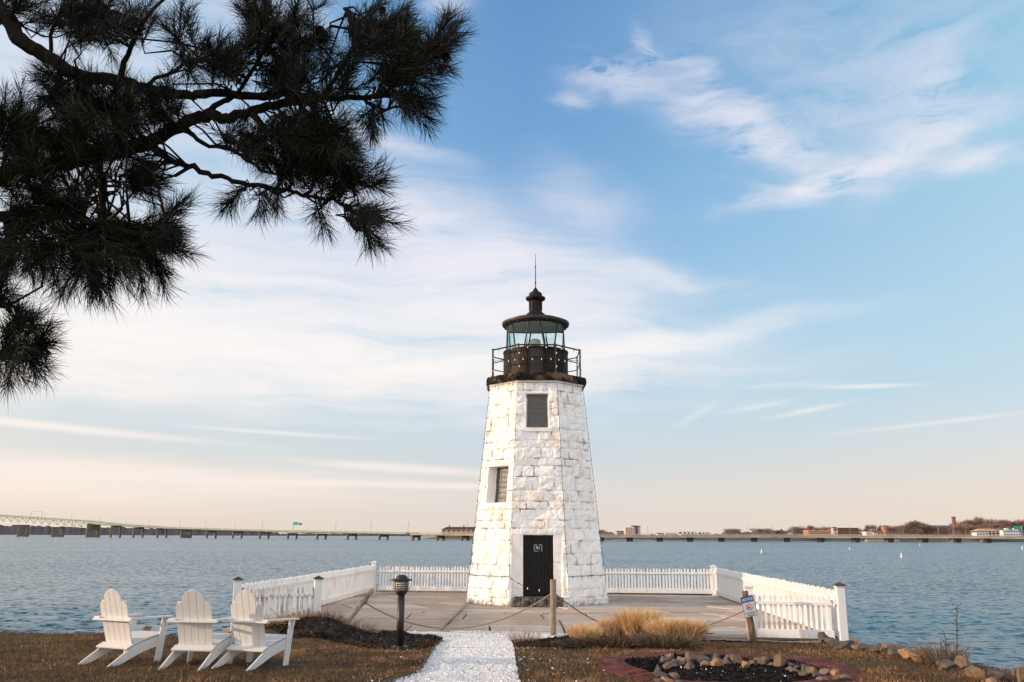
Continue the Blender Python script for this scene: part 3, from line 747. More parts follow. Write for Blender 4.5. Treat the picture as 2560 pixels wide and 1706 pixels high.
arc_panel(m, 1.086, aD - .20, aD + .20, 7.28, 8.09, .015)
ldr = m.build('lantern_door', 'black_iron', tower)
m = MB(); arc_panel(m, 1.087, aD - .235, aD - .203, 7.25, 8.1, .03); arc_panel(m, 1.087, aD + .203, aD + .235, 7.25, 8.1, .03); arc_panel(m, 1.1015, aD - .198, aD + .198, 7.80, 7.825, .012)
m.build('frame', 'rusty_iron', ldr)
# glazing with slanting bars
rg_, zb, zt = .975, 8.17, 9.08
m = MB(); m.lathe(AX, [(rg_, zb), (rg_, zt)], 20); m.f = m.f[:-2]
m.build('lantern_glass', 'lantern_glass', tower, smooth=False)
for i in range(12):
    m = MB(); sg = 1 if i % 2 else -1; c_ = R(-90 - 34 + 60 * (i // 2)); a0, a1 = c_ + sg * R(10), c_ + sg * R(20)
    m.tube([AX + Vector((1.0 * math.cos(a0 + (a1 - a0) * q), 1.0 * math.sin(a0 + (a1 - a0) * q), zb + (zt - zb) * q)) for q in (0, .25, .5, .75, 1)], .026, 6)
    m.build('glazing_bar', 'black_iron', tower)
m = MB(); m.lathe(AX, [(.99, 9.06), (1.05, 9.04), (1.14, 9.10), (1.16, 9.14), (1.155, 9.20), (1.12, 9.215), (.9, 9.30), (.6, 9.38), (.36, 9.425), (.0, 9.43)], 64)
for i in range(20):
    a = i * 2 * math.pi / 20; m.bar(AX + Vector((math.cos(a) * 1.0, math.sin(a) * 1.0, 9.06)), AX + Vector((math.cos(a) * 1.12, math.sin(a) * 1.12, 9.085)), .05, .05)
roof = m.build('lantern_roof', 'black_iron', tower)
m = MB(); m.lathe(AX, [(.97, 9.055), (.5, 9.12), (0, 9.13)], 40); m.build('ceiling', 'reveal_paint', roof)
m = MB(); m.lathe(AX, [(.37, 9.42), (.375, 9.47), (.33, 9.50), (.31, 9.54), (.26, 9.56), (.235, 9.60), (.215, 9.64), (.215, 9.98), (.25, 10.0), (.27, 10.02), (.33, 10.05), (.345, 10.09), (.335, 10.13), (.26, 10.16), (.23, 10.18), (.225, 10.27), (.18, 10.31), (.10, 10.36), (.085, 10.39), (.09, 10.41), (.05, 10.45), (.02, 10.50)], 40)
for i in range(12):
    a = i * 2 * math.pi / 12; m.bar(AX + Vector((math.cos(a) * .222, math.sin(a) * .222, 9.66)), AX + Vector((math.cos(a) * .222, math.sin(a) * .222, 9.97)), .035, .02, up=(math.cos(a), math.sin(a), 0))
m.build('roof_vent', 'rusty_iron', tower)
m = MB(); m.lathe(AX, [(.018, 10.48), (.018, 10.63), (.034, 10.66), (.018, 10.69), (.014, 11.22), (.028, 11.25), (.012, 11.28), (.006, 11.73)], 10)
m.build('lightning_rod', 'black_iron', tower)
m = MB(); m.lathe(AX + Vector((-.02, -.05, 0)), [(.14, 8.10), (.14, 8.24), (.08, 8.26), (.08, 8.34), (.16, 8.36), (.175, 8.50), (.15, 8.58), (.06, 8.62), (0, 8.63)], 20)
m.build('beacon_lens', 'frosted_glass', tower)
# railing
rail_ap, zr = 1.46, 8.13; rc = [AX + Vector((rail_ap / math.cos(math.pi / 8) * math.cos(-math.pi / 2 + (k + .5) * math.pi / 4), rail_ap / math.cos(math.pi / 8) * math.sin(-math.pi / 2 + (k + .5) * math.pi / 4), 0)) for k in range(8)]
zv = lambda p, z: Vector((p.x, p.y, z))
m = MB()
for z_, r_ in ((zr, .021), (7.68, .017)): m.tube([zv(p, z_) for p in rc] + [zv(rc[0], z_)], r_, 6)
railing = m.build('railing', 'black_iron', tower)
for p in rc:
    m = MB(); m.tube([zv(p, 7.15), zv(p, zr)], .024, 6); m.lathe(zv(p, 0), [(.05, 7.19), (.05, 7.215), (.03, 7.24)], 8); m.lathe(zv(p, 0), [(.0, zr - .03), (.034, zr), (.034, zr + .03), (0, zr + .05)], 8)
    m.build('railing_post', 'black_iron', railing)
# string of party bulbs clipped along the edges of the tower
sl = thing('string_lights', 'thin black wire with small clear bulbs strung along the lighthouse edges and railing', 'string lights', AX + Vector((0, -A0 - .1, 0)))
m = MB(); q_ = MB(); q_.lathe((0, 0, -.065), [(0, -.036), (.013, -.024), (.017, -.004), (.011, .024), (.005, .036)], 8); BU = q_.build('bulb', 'bulb_glass', None, (0, 0, 0))
q_ = MB(); q_.lathe((0, 0, 0), [(.006, -.03), (.016, -.028), (.016, .0), (.004, .012)], 8); BS = q_.build('socket', 'wire_black', None, (0, 0, 0)); NB = 0
BU.parent = sl; BS.parent = BU; bulb0 = [BU]
def bulb(p):
    o = bulb0.pop() if bulb0 else copy_tree(BU, sl)
    o.location = p - world_of(sl)
def strand(pts, step, sag=.0, b=True):
    out = []
    for a, b_ in zip(pts[:-1], pts[1:]):
        L = (b_ - a).length; n = max(2, int(L / step))
        for i in range(n): out.append(a.lerp(b_, i / n) - Vector((0, 0, sag * 4 * (i / n) * (1 - i / n) * L)))
        if b:
            for i in range(n): bulb(a.lerp(b_, (i + .5) / n) - Vector((0, 0, sag * 4 * .25 * L)))
    out.append(pts[-1]); m.tube(out, .0065, 4)
def corner(k, z, out):   # corner between face k-1 and k
    a = -math.pi / 2 + (k - .5) * math.pi / 4; r = float(apo(np.array(z))) / math.cos(math.pi / 8) + out
    return AX + Vector((math.cos(a) * r, math.sin(a) * r, z))
for k in (-1, 0, 1, 2): strand([corner(k, z, .05) for z in (6.85, 4.8, 2.8, .85)], .62)
strand([corner(k, .85, .06) for k in (-1, 0)] , .45); strand([corner(0, .85, .06), AX + Vector((-.5, -A0 - .06, .62)), AX + Vector((.55, -A0 - .08, .45))], .30); strand([corner(k, .86, .06) for k in (1, 2)], .42)
strand([corner(k, 6.86, .10) for k in (-1, 0, 1, 2)], .45)
strand([zv(rc[k], zr - .03) + Vector((0, -.03, 0)) for k in (5, 6, 7, 0, 1)], .42)
strand([zv(rc[k], 7.78) + Vector((0, -.03, 0)) for k in (6, 7, 0, 1)], .27, .06)
for k in (6, 7, 0, 1): strand([zv(rc[k], zr) + Vector((.03, -.02, 0)), zv(rc[k], 7.25) + Vector((.03, -.02, 0))], .3)
m.build('wire', 'wire_black', sl)
sl['label'] = 'thin black wire with small clear bulbs strung along the lighthouse edges and railing'

# ---------------------------------------------------------------- picket fences
def picket_fence(label, A, B, z0, mat, h=.94, side=1, posts=(), pitch=.105, pw=.066, rail_front=True, base=.13, seed=1, cap='slate_cap', lean=0.0):
    """from A to B; the rails sit on the side given (+1: left of A->B)"""
    a, b = Vector((*A, 0)), Vector((*B, 0)); d = (b - a).normalized(); L = (b - a).length; n = Vector((-d.y, d.x, 0)) * side; rs = random.Random(seed)
    mid = (a + b) / 2; f = thing('picket_fence', label, 'fence', (mid.x, mid.y, z0))
    mb = MB(); k = int((L - .12) / pitch); st = (L - .12) / k
    for i in range(k):
        c = a + d * (.06 + st * (i + .5)); hh = h + rs.uniform(-.02, .015); w2 = pw / 2 * rs.uniform(.93, 1.04); tl = rs.gauss(0, .010) + lean
        y0 = c - n * .012
        prof = [(-w2, base * .35), (w2, base * .35), (w2, hh - .05), (w2 * .55, hh - .015), (0, hh), (-w2 * .55, hh - .015), (-w2, hh - .05)]
        mb.prism([y0 + d * (x + tl * z) + Vector((0, 0, z0 + z)) for x, z in prof], n * .02)
    mb.build('picket_panel', mat, f)
    e = .05
    mb = MB(); mb.bar(a + d * e + n * .031 + Vector((0, 0, z0 + h * .80)), b - d * e + n * .031 + Vector((0, 0, z0 + h * .80)), .042, .062); mb.build('top_rail', mat, f, bevel=.005)
    mb = MB(); mb.bar(a + d * e + n * .033 + Vector((0, 0, z0 + base * .55)), b - d * e + n * .033 + Vector((0, 0, z0 + base * .55)), .046, base); mb.build('bottom_rail', mat, f, bevel=.005)
    for (t, ph, cp) in posts:
        c = a + d * (L * t)
        mb = MB(); mb.box((c.x, c.y, z0 + ph / 2 - .1), (.16, .16, ph + .2), rz=math.atan2(d.y, d.x)); mb.box((c.x, c.y, z0 + ph + .012), (.19, .19, .022), rz=math.atan2(d.y, d.x))
        po = mb.build('post', 'white_picket_paint' if mat != 'weathered_picket_paint' or cp else mat, f, bevel=.006)
        mb = MB(); rz = math.atan2(d.y, d.x); q = Matrix.Rotation(rz, 3, 'Z')
        zt = z0 + ph + .0235; vs = [Vector((c.x, c.y, zt)) + q @ Vector((x * .108, y * .108, 0)) for x, y in ((-1, -1), (1, -1), (1, 1), (-1, 1))]
        mb.add(vs + [v + Vector((0, 0, .018)) for v in vs] + [Vector((c.x, c.y, zt + .075))], [(3, 2, 1, 0), (0, 1, 5, 4), (1, 2, 6, 5), (2, 3, 7, 6), (3, 0, 4, 7), (4, 5, 8), (5, 6, 8), (6, 7, 8), (7, 4, 8)])
        mb.build('post_cap', cp or 'white_picket_paint', po)
    return f
picket_fence('short weathered picket fence panel with peeling paint behind the right chair', FP[1], FP[2], .02, 'weathered_picket_paint', .90, side=-1, posts=((0, 1.04, 'green_cap'), (1, 1.04, 'green_cap')), seed=2)
picket_fence('long white picket fence along the water on the left side of the terrace', (FP[1][0] - .02, FP[1][1] + .14), FP[3], .05, 'worn_picket_paint', .93, side=-1, posts=((1, .98, None),), seed=3, base=.14)
picket_fence('white picket fence along the back of the terrace, left and right of the tower', (FP[3][0] + .13, FP[3][1] - .01), FP[4], .05, 'worn_picket_paint', .88, side=-1, posts=((1, .92, None),), seed=4, base=.16, pw=.062, pitch=.112)
picket_fence('long white picket fence along the water on the right side of the terrace', (FP[4][0], FP[4][1] - .13), FP[5], .05, 'white_picket_paint', .93, side=-1, posts=((1, 1.0, 'slate_cap'),), seed=5, base=.14)
picket_fence('short white picket fence panel behind the leaning notice post, facing the lawn', FP[6], (FP[5][0] - .12, FP[5][1] + .02), .02, 'white_picket_paint', .86, side=-1, posts=((0, .98, None),), seed=6, pitch=.100, base=.17, pw=.055)
# ---------------------------------------------------------------- path, beds, brick ring
def sheet(name, poly, mat, dz, cell=.035, label=None, kind='structure', bumpy=0.0, seed=1):
    poly = np.array(poly); x0, y0 = poly.min(0) - .1; x1, y1 = poly.max(0) + .1
    xs, ys = np.arange(x0, x1, cell), np.arange(y0, y1, cell); gx, gy = np.meshgrid(xs, ys); P = np.stack([gx.ravel(), gy.ravel()], 1)
    d = sdist(P, poly) + .05 * vnoise(np.stack([P[:, 0] * 4, P[:, 1] * 4, P[:, 0] * 0], 1), seed)
    z = zground(P) + np.minimum(dz, .1 * d + .004) + bumpy * fbm(np.stack([P[:, 0] * 14, P[:, 1] * 14, P[:, 0] * 0], 1), seed, 3) * ss(d / .05)
    z = np.where(d < .05, np.minimum(z, zground(P) + .02), z); z += .012
    idx = np.arange(len(P)).reshape(len(ys), len(xs)); q = np.stack([idx[:-1, :-1], idx[:-1, 1:], idx[1:, 1:], idx[1:, :-1]], -1).reshape(-1, 4)
    q = q[(d[q] > 0).all(1)]
    used = np.unique(q); mp = np.zeros(len(P), int); mp[used] = np.arange(len(used))
    o = npmesh(name, np.column_stack([P, z])[used], mp[q], mat, smooth=True)
    return tag(o, label, None, kind=kind)
g2 = lambda lst: [tuple(G(x, y))[:2] for x, y in lst]
PATH = g2([(950, 1790), (975, 1712), (1012, 1699), (1054, 1683), (1068, 1660), (1092, 1622), (1108, 1600), (1090, 1591), (1020, 1587), (975, 1580)]) + [(-2.85, 19.82), (0.0, 19.53), (1.35, 19.2)] + g2([(1425, 1587), (1395, 1597), (1359, 1600), (1310, 1600), (1275, 1604), (1283, 1618), (1290, 1672), (1298, 1710), (1306, 1800)])
BEDL = g2([(650, 1573), (690, 1585), (720, 1598), (800, 1600), (850, 1610), (905, 1622), (980, 1629), (1060, 1626), (1094, 1616), (1106, 1602), (1085, 1593), (1020, 1588), (970, 1580)]) + [(-3.0, 19.75), (-4.25, 19.9), (-5.9, 19.35), (-6.2, 17.5)]
BEDR = g2([(1285, 1612), (1300, 1622), (1420, 1624), (1560, 1623), (1700, 1612), (1765, 1602), (1755, 1592)]) + [(3.6, 18.85), (2.2, 18.95), (1.5, 19.0)] + g2([(1428, 1590), (1395, 1600), (1330, 1604)])
GRAV = [(1.4, 19.0), (2.2, 18.9), (4.9, 18.55), (6.9, 18.2), (7.0, 17.9), (5.8, 17.75), (4.6, 18.1), (3.6, 18.2), (2.4, 18.4)]
sheet('shell_path', PATH, 'shell_path', .03, .03, 'path of crushed white shells leading to the terrace', bumpy=.008, seed=3)
sheet('planting_bed', BEDL, 'mulch', .03, .04, 'dark mulched bed beside the path on the left', bumpy=.02, seed=5)
sheet('planting_bed', BEDR, 'mulch', .03, .04, 'dark mulched bed under the dry grasses', bumpy=.02, seed=6)
sheet('gravel_strip', GRAV, 'sand_gravel', .02, .05, 'strip of sandy gravel between terrace and lawn', bumpy=.006, seed=7)
inp = lambda P, poly: sdist(P, np.array(poly)) > 0
PIT = (3.0, 12.8); EL = .745
pitr = lambda P: np.hypot(P[:, 0] - PIT[0], (P[:, 1] - PIT[1]) * EL)
mb = MB(); rb = random.Random(4)
for ring in range(4):
    r = 1.42 + ring * .108; n = int(2 * math.pi * r * 1.17 / .212)
    for i in range(n):
        a = 2 * math.pi * (i + .5 * (ring % 2)) / n + rb.uniform(-.004, .004); c = Vector((PIT[0] + math.cos(a) * r, PIT[1] + math.sin(a) * r / EL, 0)); c.z = zg(c.x, c.y) - .012 + rb.uniform(-.004, .006)
        tg = Vector((-math.sin(a), math.cos(a) / EL, 0)); mb.box(c, (.098 * (1 + .3 * abs(math.sin(a))), 2 * math.pi * r / n * tg.length - .012, .06), rz=math.atan2(tg.y, tg.x) - math.pi / 2, rx=rb.uniform(-.02, .02), tone=rb.random())
tag(mb.build('brick_paving', 'brick_red'), 'ring of red brick paving round the fire pit', kind='structure')
circ = lambda r, n=40: [(PIT[0] + r * math.cos(2 * math.pi * i / n), PIT[1] + r / EL * math.sin(2 * math.pi * i / n)) for i in range(n)]
sheet('fire_pit_floor', circ(1.37), 'ash', .01, .05, 'black ash floor of the fire pit', bumpy=.012, seed=9)

# ---------------------------------------------------------------- scattered small stuff
def scatter(n, box, seed, keep):
    g = np.random.default_rng(seed); P = np.column_stack([g.uniform(box[0], box[1], n), g.uniform(box[2], box[3], n)])
    return P[keep(P)], g
def chips(name, P, g, mat, size, dz, label, tone=None):
    n = len(P); z = zground(P) + dz; a = g.uniform(0, 6.28, n); s = size * g.lognormal(0, .45, n); tl = g.normal(0, .45, (n, 2))
    c = np.column_stack([P, z]); u = np.column_stack([np.cos(a), np.sin(a), tl[:, 0]]) * s[:, None]; v = np.column_stack([-np.sin(a), np.cos(a), tl[:, 1]]) * (s * g.uniform(.4, .9, n))[:, None]
    up = np.column_stack([np.zeros(n), np.zeros(n), s * g.uniform(.25, .6, n)])
    V = np.stack([c - u - up * .4, c + v * .8 - up * .4, c + u * .9 - up * .4, c - v - up * .4, c + up + v * .1], 1).reshape(-1, 3); o = np.arange(n)[:, None] * 5
    F = np.concatenate([o + np.array([[0, 1, 4]]), o + np.array([[1, 2, 4]]), o + np.array([[2, 3, 4]]), o + np.array([[3, 0, 4]])])
    return tag(npmesh(name, V, F, mat, tone=np.repeat(g.random(n) if tone is None else tone, 5)), label, None, kind='stuff')
P, g = scatter(90000, (-3.2, 1.9, 9.6, 19.9), 1, lambda P: inp(P, PATH)); chips('crushed_shells', P, g, 'shell_chip', .010, .045, 'loose crushed white shells on the path')
def loose(P):
    d = sdist(P, np.array(PATH)); g = np.random.default_rng(5); h = np.abs(P[:, 0] + 2)
    return (d < 0) & (g.random(len(P)) < np.exp(d / .32) * .32 + .0028 * (P[:, 0] > -9)) & (sdist(P, LAND) > .3) & (pitr(P) > 1.755)
P, g = scatter(26000, (-9, 4.0, 9.6, 19.3), 2, loose); chips('scattered_shells', P, g, 'shell_chip', .0085, .022, 'white shell bits scattered over lawn and mulch')
P, g = scatter(26000, (-6.5, 4.5, 15.5, 20), 3, lambda P: inp(P, BEDL) | inp(P, BEDR)); chips('mulch_chips', P, g, 'mulch_chip', .024, .04, 'dark bark mulch')
P, g = scatter(6000, (1.2, 4.8, 10.2, 15), 4, lambda P: pitr(P) < 1.33); chips('charcoal_bits', P, g, 'mulch_chip', .022, .03, 'charcoal and ash in the fire pit', tone=np.random.default_rng(1).random(len(P)) * .35)
P, g = scatter(130, (2.2, 5.4, 10.2, 13.4), 14, lambda P: pitr(P) < 1.0); chips('white_ash', P, g, 'shell_chip', .009, .045, 'white flecks in the ash')
# lawn blades
def blades(name, P, g, mat, L, wdt, lean, label, tone, dz=0.0, kind='stuff'):
    n = len(P); z = zground(P) + dz; a = g.uniform(0, 6.28, n); l = L * g.lognormal(0, .3, n); t = g.uniform(0, 6.28, n); k = np.abs(g.normal(lean, .35, n))
    c = np.column_stack([P, z]); s = np.column_stack([np.cos(a), np.sin(a), a * 0]) * (wdt * g.uniform(.6, 1.3, n))[:, None]
    tip = c + np.column_stack([np.cos(t) * np.sin(k), np.sin(t) * np.sin(k), np.cos(k)]) * l[:, None]
    V = np.stack([c - s, c + s, tip], 1).reshape(-1, 3); F = np.arange(3 * n).reshape(n, 3)
    return tag(npmesh(name, V, F, mat, tone=np.repeat(tone, 3)), label, None, kind=kind)
def on_lawn(P):
    k = (sdist(P, LAND) > .22) & (P[:, 1] < 20) & ~inp(P, PATH) & (pitr(P) > 1.755) & ~inp(P, BEDL) & ~inp(P, BEDR) & ~inp(P, GRAV) & ~inp(P, PATIO)
    return k & (np.abs(P[:, 0]) < P[:, 1] * .66 + .6)
P, g = scatter(370000, (-13.5, 8.2, 9.6, 19.9), 6, on_lawn)
pt = fbm(np.column_stack([P * 1.1, P[:, 0] * 0]), 30, 3); p2 = fbm(np.column_stack([P * 5, P[:, 0] * 0]), 31, 2)
keep = g.random(len(P)) < .62 + .5 * pt + .35 * p2; P, pt, p2 = P[keep], pt[keep], p2[keep]
tone = np.clip(.36 + .36 * pt + .26 * p2 + g.normal(0, .2, len(P)), 0, .84); tone = np.where((fbm(np.column_stack([P * .6, P[:, 0] * 0]), 33, 3) > .12) & (g.random(len(P)) < .5), .97, tone)
blades('lawn_grass', P, g, 'grass_blade', .046, .0058, .85, 'short brown winter grass', tone)

# ---------------------------------------------------------------- grass clumps
def clump(name, label, c, h, rad, n, mat, seed, spread=.55, droop=.35, wdt=.0042, group=None, cat='ornamental grass', tone=(.55, .25), sx=1.0):
    g = np.random.default_rng(seed); c = np.array([c[0], c[1], zg(c[0], c[1])]); a = g.uniform(0, 6.28, n); r = rad * np.sqrt(g.random(n)) * .55
    b = np.column_stack([np.cos(a) * r * sx, np.sin(a) * r, 0 * r]) + c; b[:, 2] = zground(b[:, :2]) + .01
    out = np.column_stack([np.cos(a), np.sin(a), 0 * a]); k = spread * (r / (rad * .55)) + g.normal(0, .12, n); L = h * g.uniform(.6, 1.05, n)
    d = out * np.sin(k)[:, None] + np.array([0, 0, 1]) * np.cos(k)[:, None]; sw = g.normal(0, .12, (n, 3)); d = d + sw; d[:, 2] = np.abs(d[:, 2])
    s = np.cross(d, g.normal(0, 1, (n, 3))); s /= np.linalg.norm(s, axis=1)[:, None]
    m1 = b + d * (L * .55)[:, None]; tip = b + d * (L)[:, None] + out * (L * droop * g.uniform(.1, .9, n))[:, None] - np.array([0, 0, 1]) * (L * droop * g.uniform(0, .5, n))[:, None]
    w1 = (wdt * g.uniform(.6, 1.3, n))[:, None]
    V = np.stack([b - s * w1, b + s * w1, m1 + s * w1 * .8, m1 - s * w1 * .8, tip], 1).reshape(-1, 3); o = np.arange(n)[:, None] * 5
    F = np.concatenate([o + np.array([[0, 1, 2]]), o + np.array([[0, 2, 3]]), o + np.array([[3, 2, 4]])])
    t = np.clip(g.normal(tone[0], tone[1], n), 0, 1)
    return tag(npmesh(name, V, F, mat, loc=tuple(c), tone=np.repeat(t, 5)), label, cat, group)
gp = lambda x, y: tuple(G(x, y))
GG = 'dry ornamental grass clumps in the bed before the terrace'
clump('ornamental_grass', 'tall rounded golden grass clump, the highest of the bed right of the path', gp(1594, 1592), .58, .60, 5000, 'dry_reed', 1, .34, .16, group=GG)
clump('ornamental_grass', 'broad golden grass clump spilling right beside the tallest clump', gp(1664, 1602), .46, .46, 3200, 'dry_reed', 2, .40, .28, group=GG)
clump('ornamental_grass', 'tan arching grass clump at the right end of the bed', gp(1718, 1602), .43, .52, 3000, 'dry_reed', 3, .40, .30, group=GG, tone=(.42, .25))
clump('ornamental_grass', 'low upright golden clump just left of the tallest grass', gp(1524, 1592), .36, .38, 1800, 'dry_reed', 4, .22, .1, group=GG, tone=(.5, .25))
clump('ornamental_grass', 'small ragged golden clump at the left end of the grass row', gp(1460, 1603), .34, .48, 1500, 'dry_reed', 5, .36, .2, group=GG)
clump('ornamental_grass', 'flattened dark grass thatch in front of the golden clumps', gp(1545, 1616), .26, 1.0, 2000, 'dark_reed', 6, 1.1, .5, group=GG, sx=2.0, tone=(.4, .3))
clump('ornamental_grass', 'brown drooping grass in front of the broad golden clump', gp(1660, 1618), .36, .7, 1200, 'dark_reed', 7, 1.0, .5, group=GG, sx=1.3, tone=(.65, .3))
clump('grass_tuft', 'small wiry reddish tuft at the right edge of the shell path', gp(1312, 1607), .30, .5, 230, 'pink_reed', 8, .7, .1, wdt=.003, cat='grass tuft')
TG = 'dead tufts on the mulch mound'
clump('grass_tuft', 'orange brown tuft at the foot of the green capped fence post', (-4.32, 18.85, 0), .36, .62, 1000, 'dry_reed', 9, .7, .4, group=TG, cat='grass tuft', tone=(.25, .2))
clump('grass_tuft', 'orange brown tuft trailing over the left end of the mulch mound', (-4.80, 18.35, 0), .30, .55, 500, 'dry_reed', 10, 1.0, .6, group=TG, cat='grass tuft', tone=(.3, .2))
clump('grass_tuft', 'reddish dead tuft on top of the mound left of the leaning post', (-3.78, 18.5, 0), .24, .5, 420, 'pink_reed', 11, .7, .2, group=TG, cat='grass tuft', tone=(.4, .2))
clump('grass_tuft', 'pale pinkish twiggy tuft on the mound right of the leaning post', (-3.22, 18.6, 0), .34, .75, 420, 'pink_reed', 12, .8, .1, group=TG, cat='grass tuft', wdt=.003, tone=(.7, .2))
clump('grass_tuft', 'dark dead tuft where the mound meets the weathered fence panel', (-5.2, 18.5, 0), .24, .6, 500, 'dark_reed', 13, .9, .5, group=TG, cat='grass tuft', tone=(.3, .2))

# ---------------------------------------------------------------- rocks
def rock(name, label, cat, px, py, wpx, hpx, mat, seed, group=None, sink=.25, boxy=.8, dsc=1.0):
    """px, py: where the middle of its foot shows; wpx, hpx its size in the photograph"""
    p = G(px, py); dep = (p - CAM).dot(_f); wd = wpx * dep / FPX; ht = hpx * dep / FPX; dr_ = ray(px, py); ht += max(0.0, min(.5, CAM.z + dr_.z * (p.y / dr_.y) - p.z))
    bm = bmesh.new(); bmesh.ops.create_icosphere(bm, subdivisions=4, radius=1.0)
    g = np.random.default_rng(seed); v = np.array([q.co[:] for q in bm.verts])
    for _ in range(13):
        n = g.normal(0, 1, 3); n /= np.linalg.norm(n); c = g.uniform(.55, .86); dd = v @ n - c; v = v - np.outer(np.maximum(dd, 0) * boxy * 1.35, n)
    v = v * (1 + .16 * fbm(v * 1.3 + seed, seed, 2) + .05 * fbm(v * 5 + seed, seed + 3, 3))[:, None]
    e = v.max(0) - v.min(0); v = v / e * np.array([wd, wd * g.uniform(.75, 1.0) * dsc, ht / (1 - sink * .6)])
    zr = g.uniform(-.4, .4); v = v @ np.array(Matrix.Rotation(zr, 3, 'Y') @ Matrix.Rotation(g.uniform(-.5, .5), 3, 'Z')).T
    v = v * np.array([wd / np.ptp(v[:, 0]), 1, ht / (1 - sink * .6) / np.ptp(v[:, 2])])
    for q, c in zip(bm.verts, v): q.co = c
    me = bpy.data.meshes.new(name); bm.to_mesh(me); bm.free(); me.materials.append(MATS[mat])
    me.polygons.foreach_set('use_smooth', np.ones(len(me.polygons), dtype=bool))
    o = bpy.data.objects.new(name, me); COL.objects.link(o)
    zmin = v[:, 2].min(); y_off = np.ptp(v[:, 1]) * .3
    o.location = (p.x, p.y + y_off, p.z - zmin - ht * sink * .6)
    return tag(o, label, cat, group)
Z5 = lambda x, y: (1640 + x / 4.706, 1480 + y / 4.706)
# zoomed picture coordinates: centre x, foot y, width, height
ST = [(25, 990, 60, 110, 'grey', 'tall narrow grey stone'), (60, 1030, 190, 70, 'grey', 'flat grey slab stone'), (105, 860, 120, 80, 'grey', 'grey stone'), (165, 810, 110, 70, 'pink', 'rough brown stone'), (225, 880, 90, 70, 'grey', 'small grey stone'),
      (165, 915, 150, 70, 'tan', 'broad brownish stone'), (310, 880, 110, 90, 'pink', 'pinkish stone'), (420, 850, 150, 110, 'tan', 'large brown stone'), (400, 930, 110, 90, 'grey', 'pointed grey stone'), (560, 850, 150, 90, 'grey', 'mottled grey stone'),
      (600, 890, 120, 60, 'pink', 'low pinkish stone'), (715, 815, 90, 75, 'dark', 'dark pointed stone'), (725, 895, 120, 95, 'orange', 'round tan stone'), (835, 865, 130, 60, 'grey', 'pale flat stone'), (840, 800, 80, 50, 'pink', 'small pink stone'),
      (945, 860, 115, 105, 'tan', 'big angular tan stone'), (1065, 910, 90, 80, 'orange', 'rounded tan stone'), (1135, 870, 90, 55, 'tan', 'low brown stone'), (1200, 830, 90, 45, 'pink', 'small reddish stone'), (1285, 870, 120, 85, 'tan', 'pinkish tan stone'),
      (1360, 890, 90, 45, 'pink', 'small white and pink stone'), (1455, 900, 120, 135, 'tan', 'tallest leaning stone'), (1515, 870, 70, 80, 'dark', 'dark grey stone behind the tallest'), (1615, 890, 110, 55, 'grey', 'grey stone'), (1580, 935, 90, 50, 'tan', 'low tan stone'),
      (1675, 910, 70, 40, 'dark', 'small dark stone'), (1655, 970, 110, 55, 'pink', 'pale pinkish stone'), (1755, 945, 90, 75, 'grey', 'pointed grey stone'), (1750, 1015, 90, 65, 'tan', 'tan triangular stone'), (1850, 980, 120, 80, 'tan', 'round brown stone'),
      (1905, 1020, 90, 75, 'dark', 'round dark stone'), (2005, 985, 110, 65, 'pink', 'white flecked pink stone'), (2115, 1010, 90, 80, 'orange', 'orange tan stone'), (2225, 1050, 160, 65, 'tan', 'broad tan stone'), (1975, 1075, 120, 65, 'pink', 'rounded pinkish stone'),
      (2130, 1055, 90, 50, 'grey', 'small grey stone'), (235, 1040, 120, 75, 'grey', 'squat grey stone'), (150, 1085, 150, 65, 'orange', 'orange tan stone'), (40, 1090, 120, 60, 'dark', 'dark blue grey stone'), (270, 1085, 90, 40, 'grey', 'small pale stone')]
ST.sort(key=lambda s: s[0])
cnt = {}
for i, (x, y, wv, hv, mt, ds) in enumerate(ST):
    X, Y = Z5(x, y)
    where = 'x'
    k = (ds, where); cnt[k] = cnt.get(k, 0) + 1
    rock('stone', f'{ds}, {ORD[i] if i < 30 else ORD[len(ST) - 1 - i]} from the {"left" if i < 30 else "right"} round the fire pit', 'stone', X, Y + 1, wv / 4.706 * 1.22, hv / 4.706 * 1.22, 'rock_' + mt, 100 + i, 'stones edging the fire pit')
Z6 = lambda x, y: (2000 + x / 4.202, 1380 + y / 4.202)
RK = [(150, 945, 260, 55, 'tan', 'low pale stone ledge under the short white fence panel', .35), (275, 965, 140, 100, 'dark', 'round dark grey boulder against the short fence panel', .2), (335, 985, 150, 65, 'grey', 'flat grey boulder below the dark round one', .2),
      (480, 1025, 230, 75, 'dark', 'long dark boulder beside the corner fence post', .3), (600, 1030, 80, 45, 'pink', 'small pale rock beside the long dark boulder', .2), (690, 1040, 120, 65, 'grey', 'mottled grey rock with yellow lichen at the lawn edge', .2),
      (790, 1062, 160, 70, 'grey', 'bluish grey flat rock at the lawn edge', .2), (850, 1020, 90, 50, 'dark', 'dark rock behind the bluish grey one', .2), (950, 1055, 150, 75, 'pink', 'pinkish brown rock on the shoreline', .2), (1040, 1105, 210, 105, 'grey', 'big grey green angular rock on the shoreline', .2),
      (1160, 1120, 180, 90, 'orange', 'orange tan rock half buried in the lawn edge', .2), (1320, 1172, 240, 110, 'orange', 'largest smooth tan boulder on the right shore', .2), (1580, 1240, 190, 85, 'grey', 'greenish grey rock below the dead plant', .2), (1750, 1245, 160, 125, 'tan', 'pointed brown rock on the right shore', .2),
      (1890, 1350, 200, 120, 'tan', 'slanting tan rock below the pointed one', .25), (2150, 1375, 250, 115, 'dark', 'dark grey rock low on the right shore', .2), (2345, 1390, 80, 160, 'tan', 'tall tan rock cut by the right picture edge', .2), (2040, 1395, 130, 60, 'orange', 'small tan rock at the lower right lawn edge', .2)]
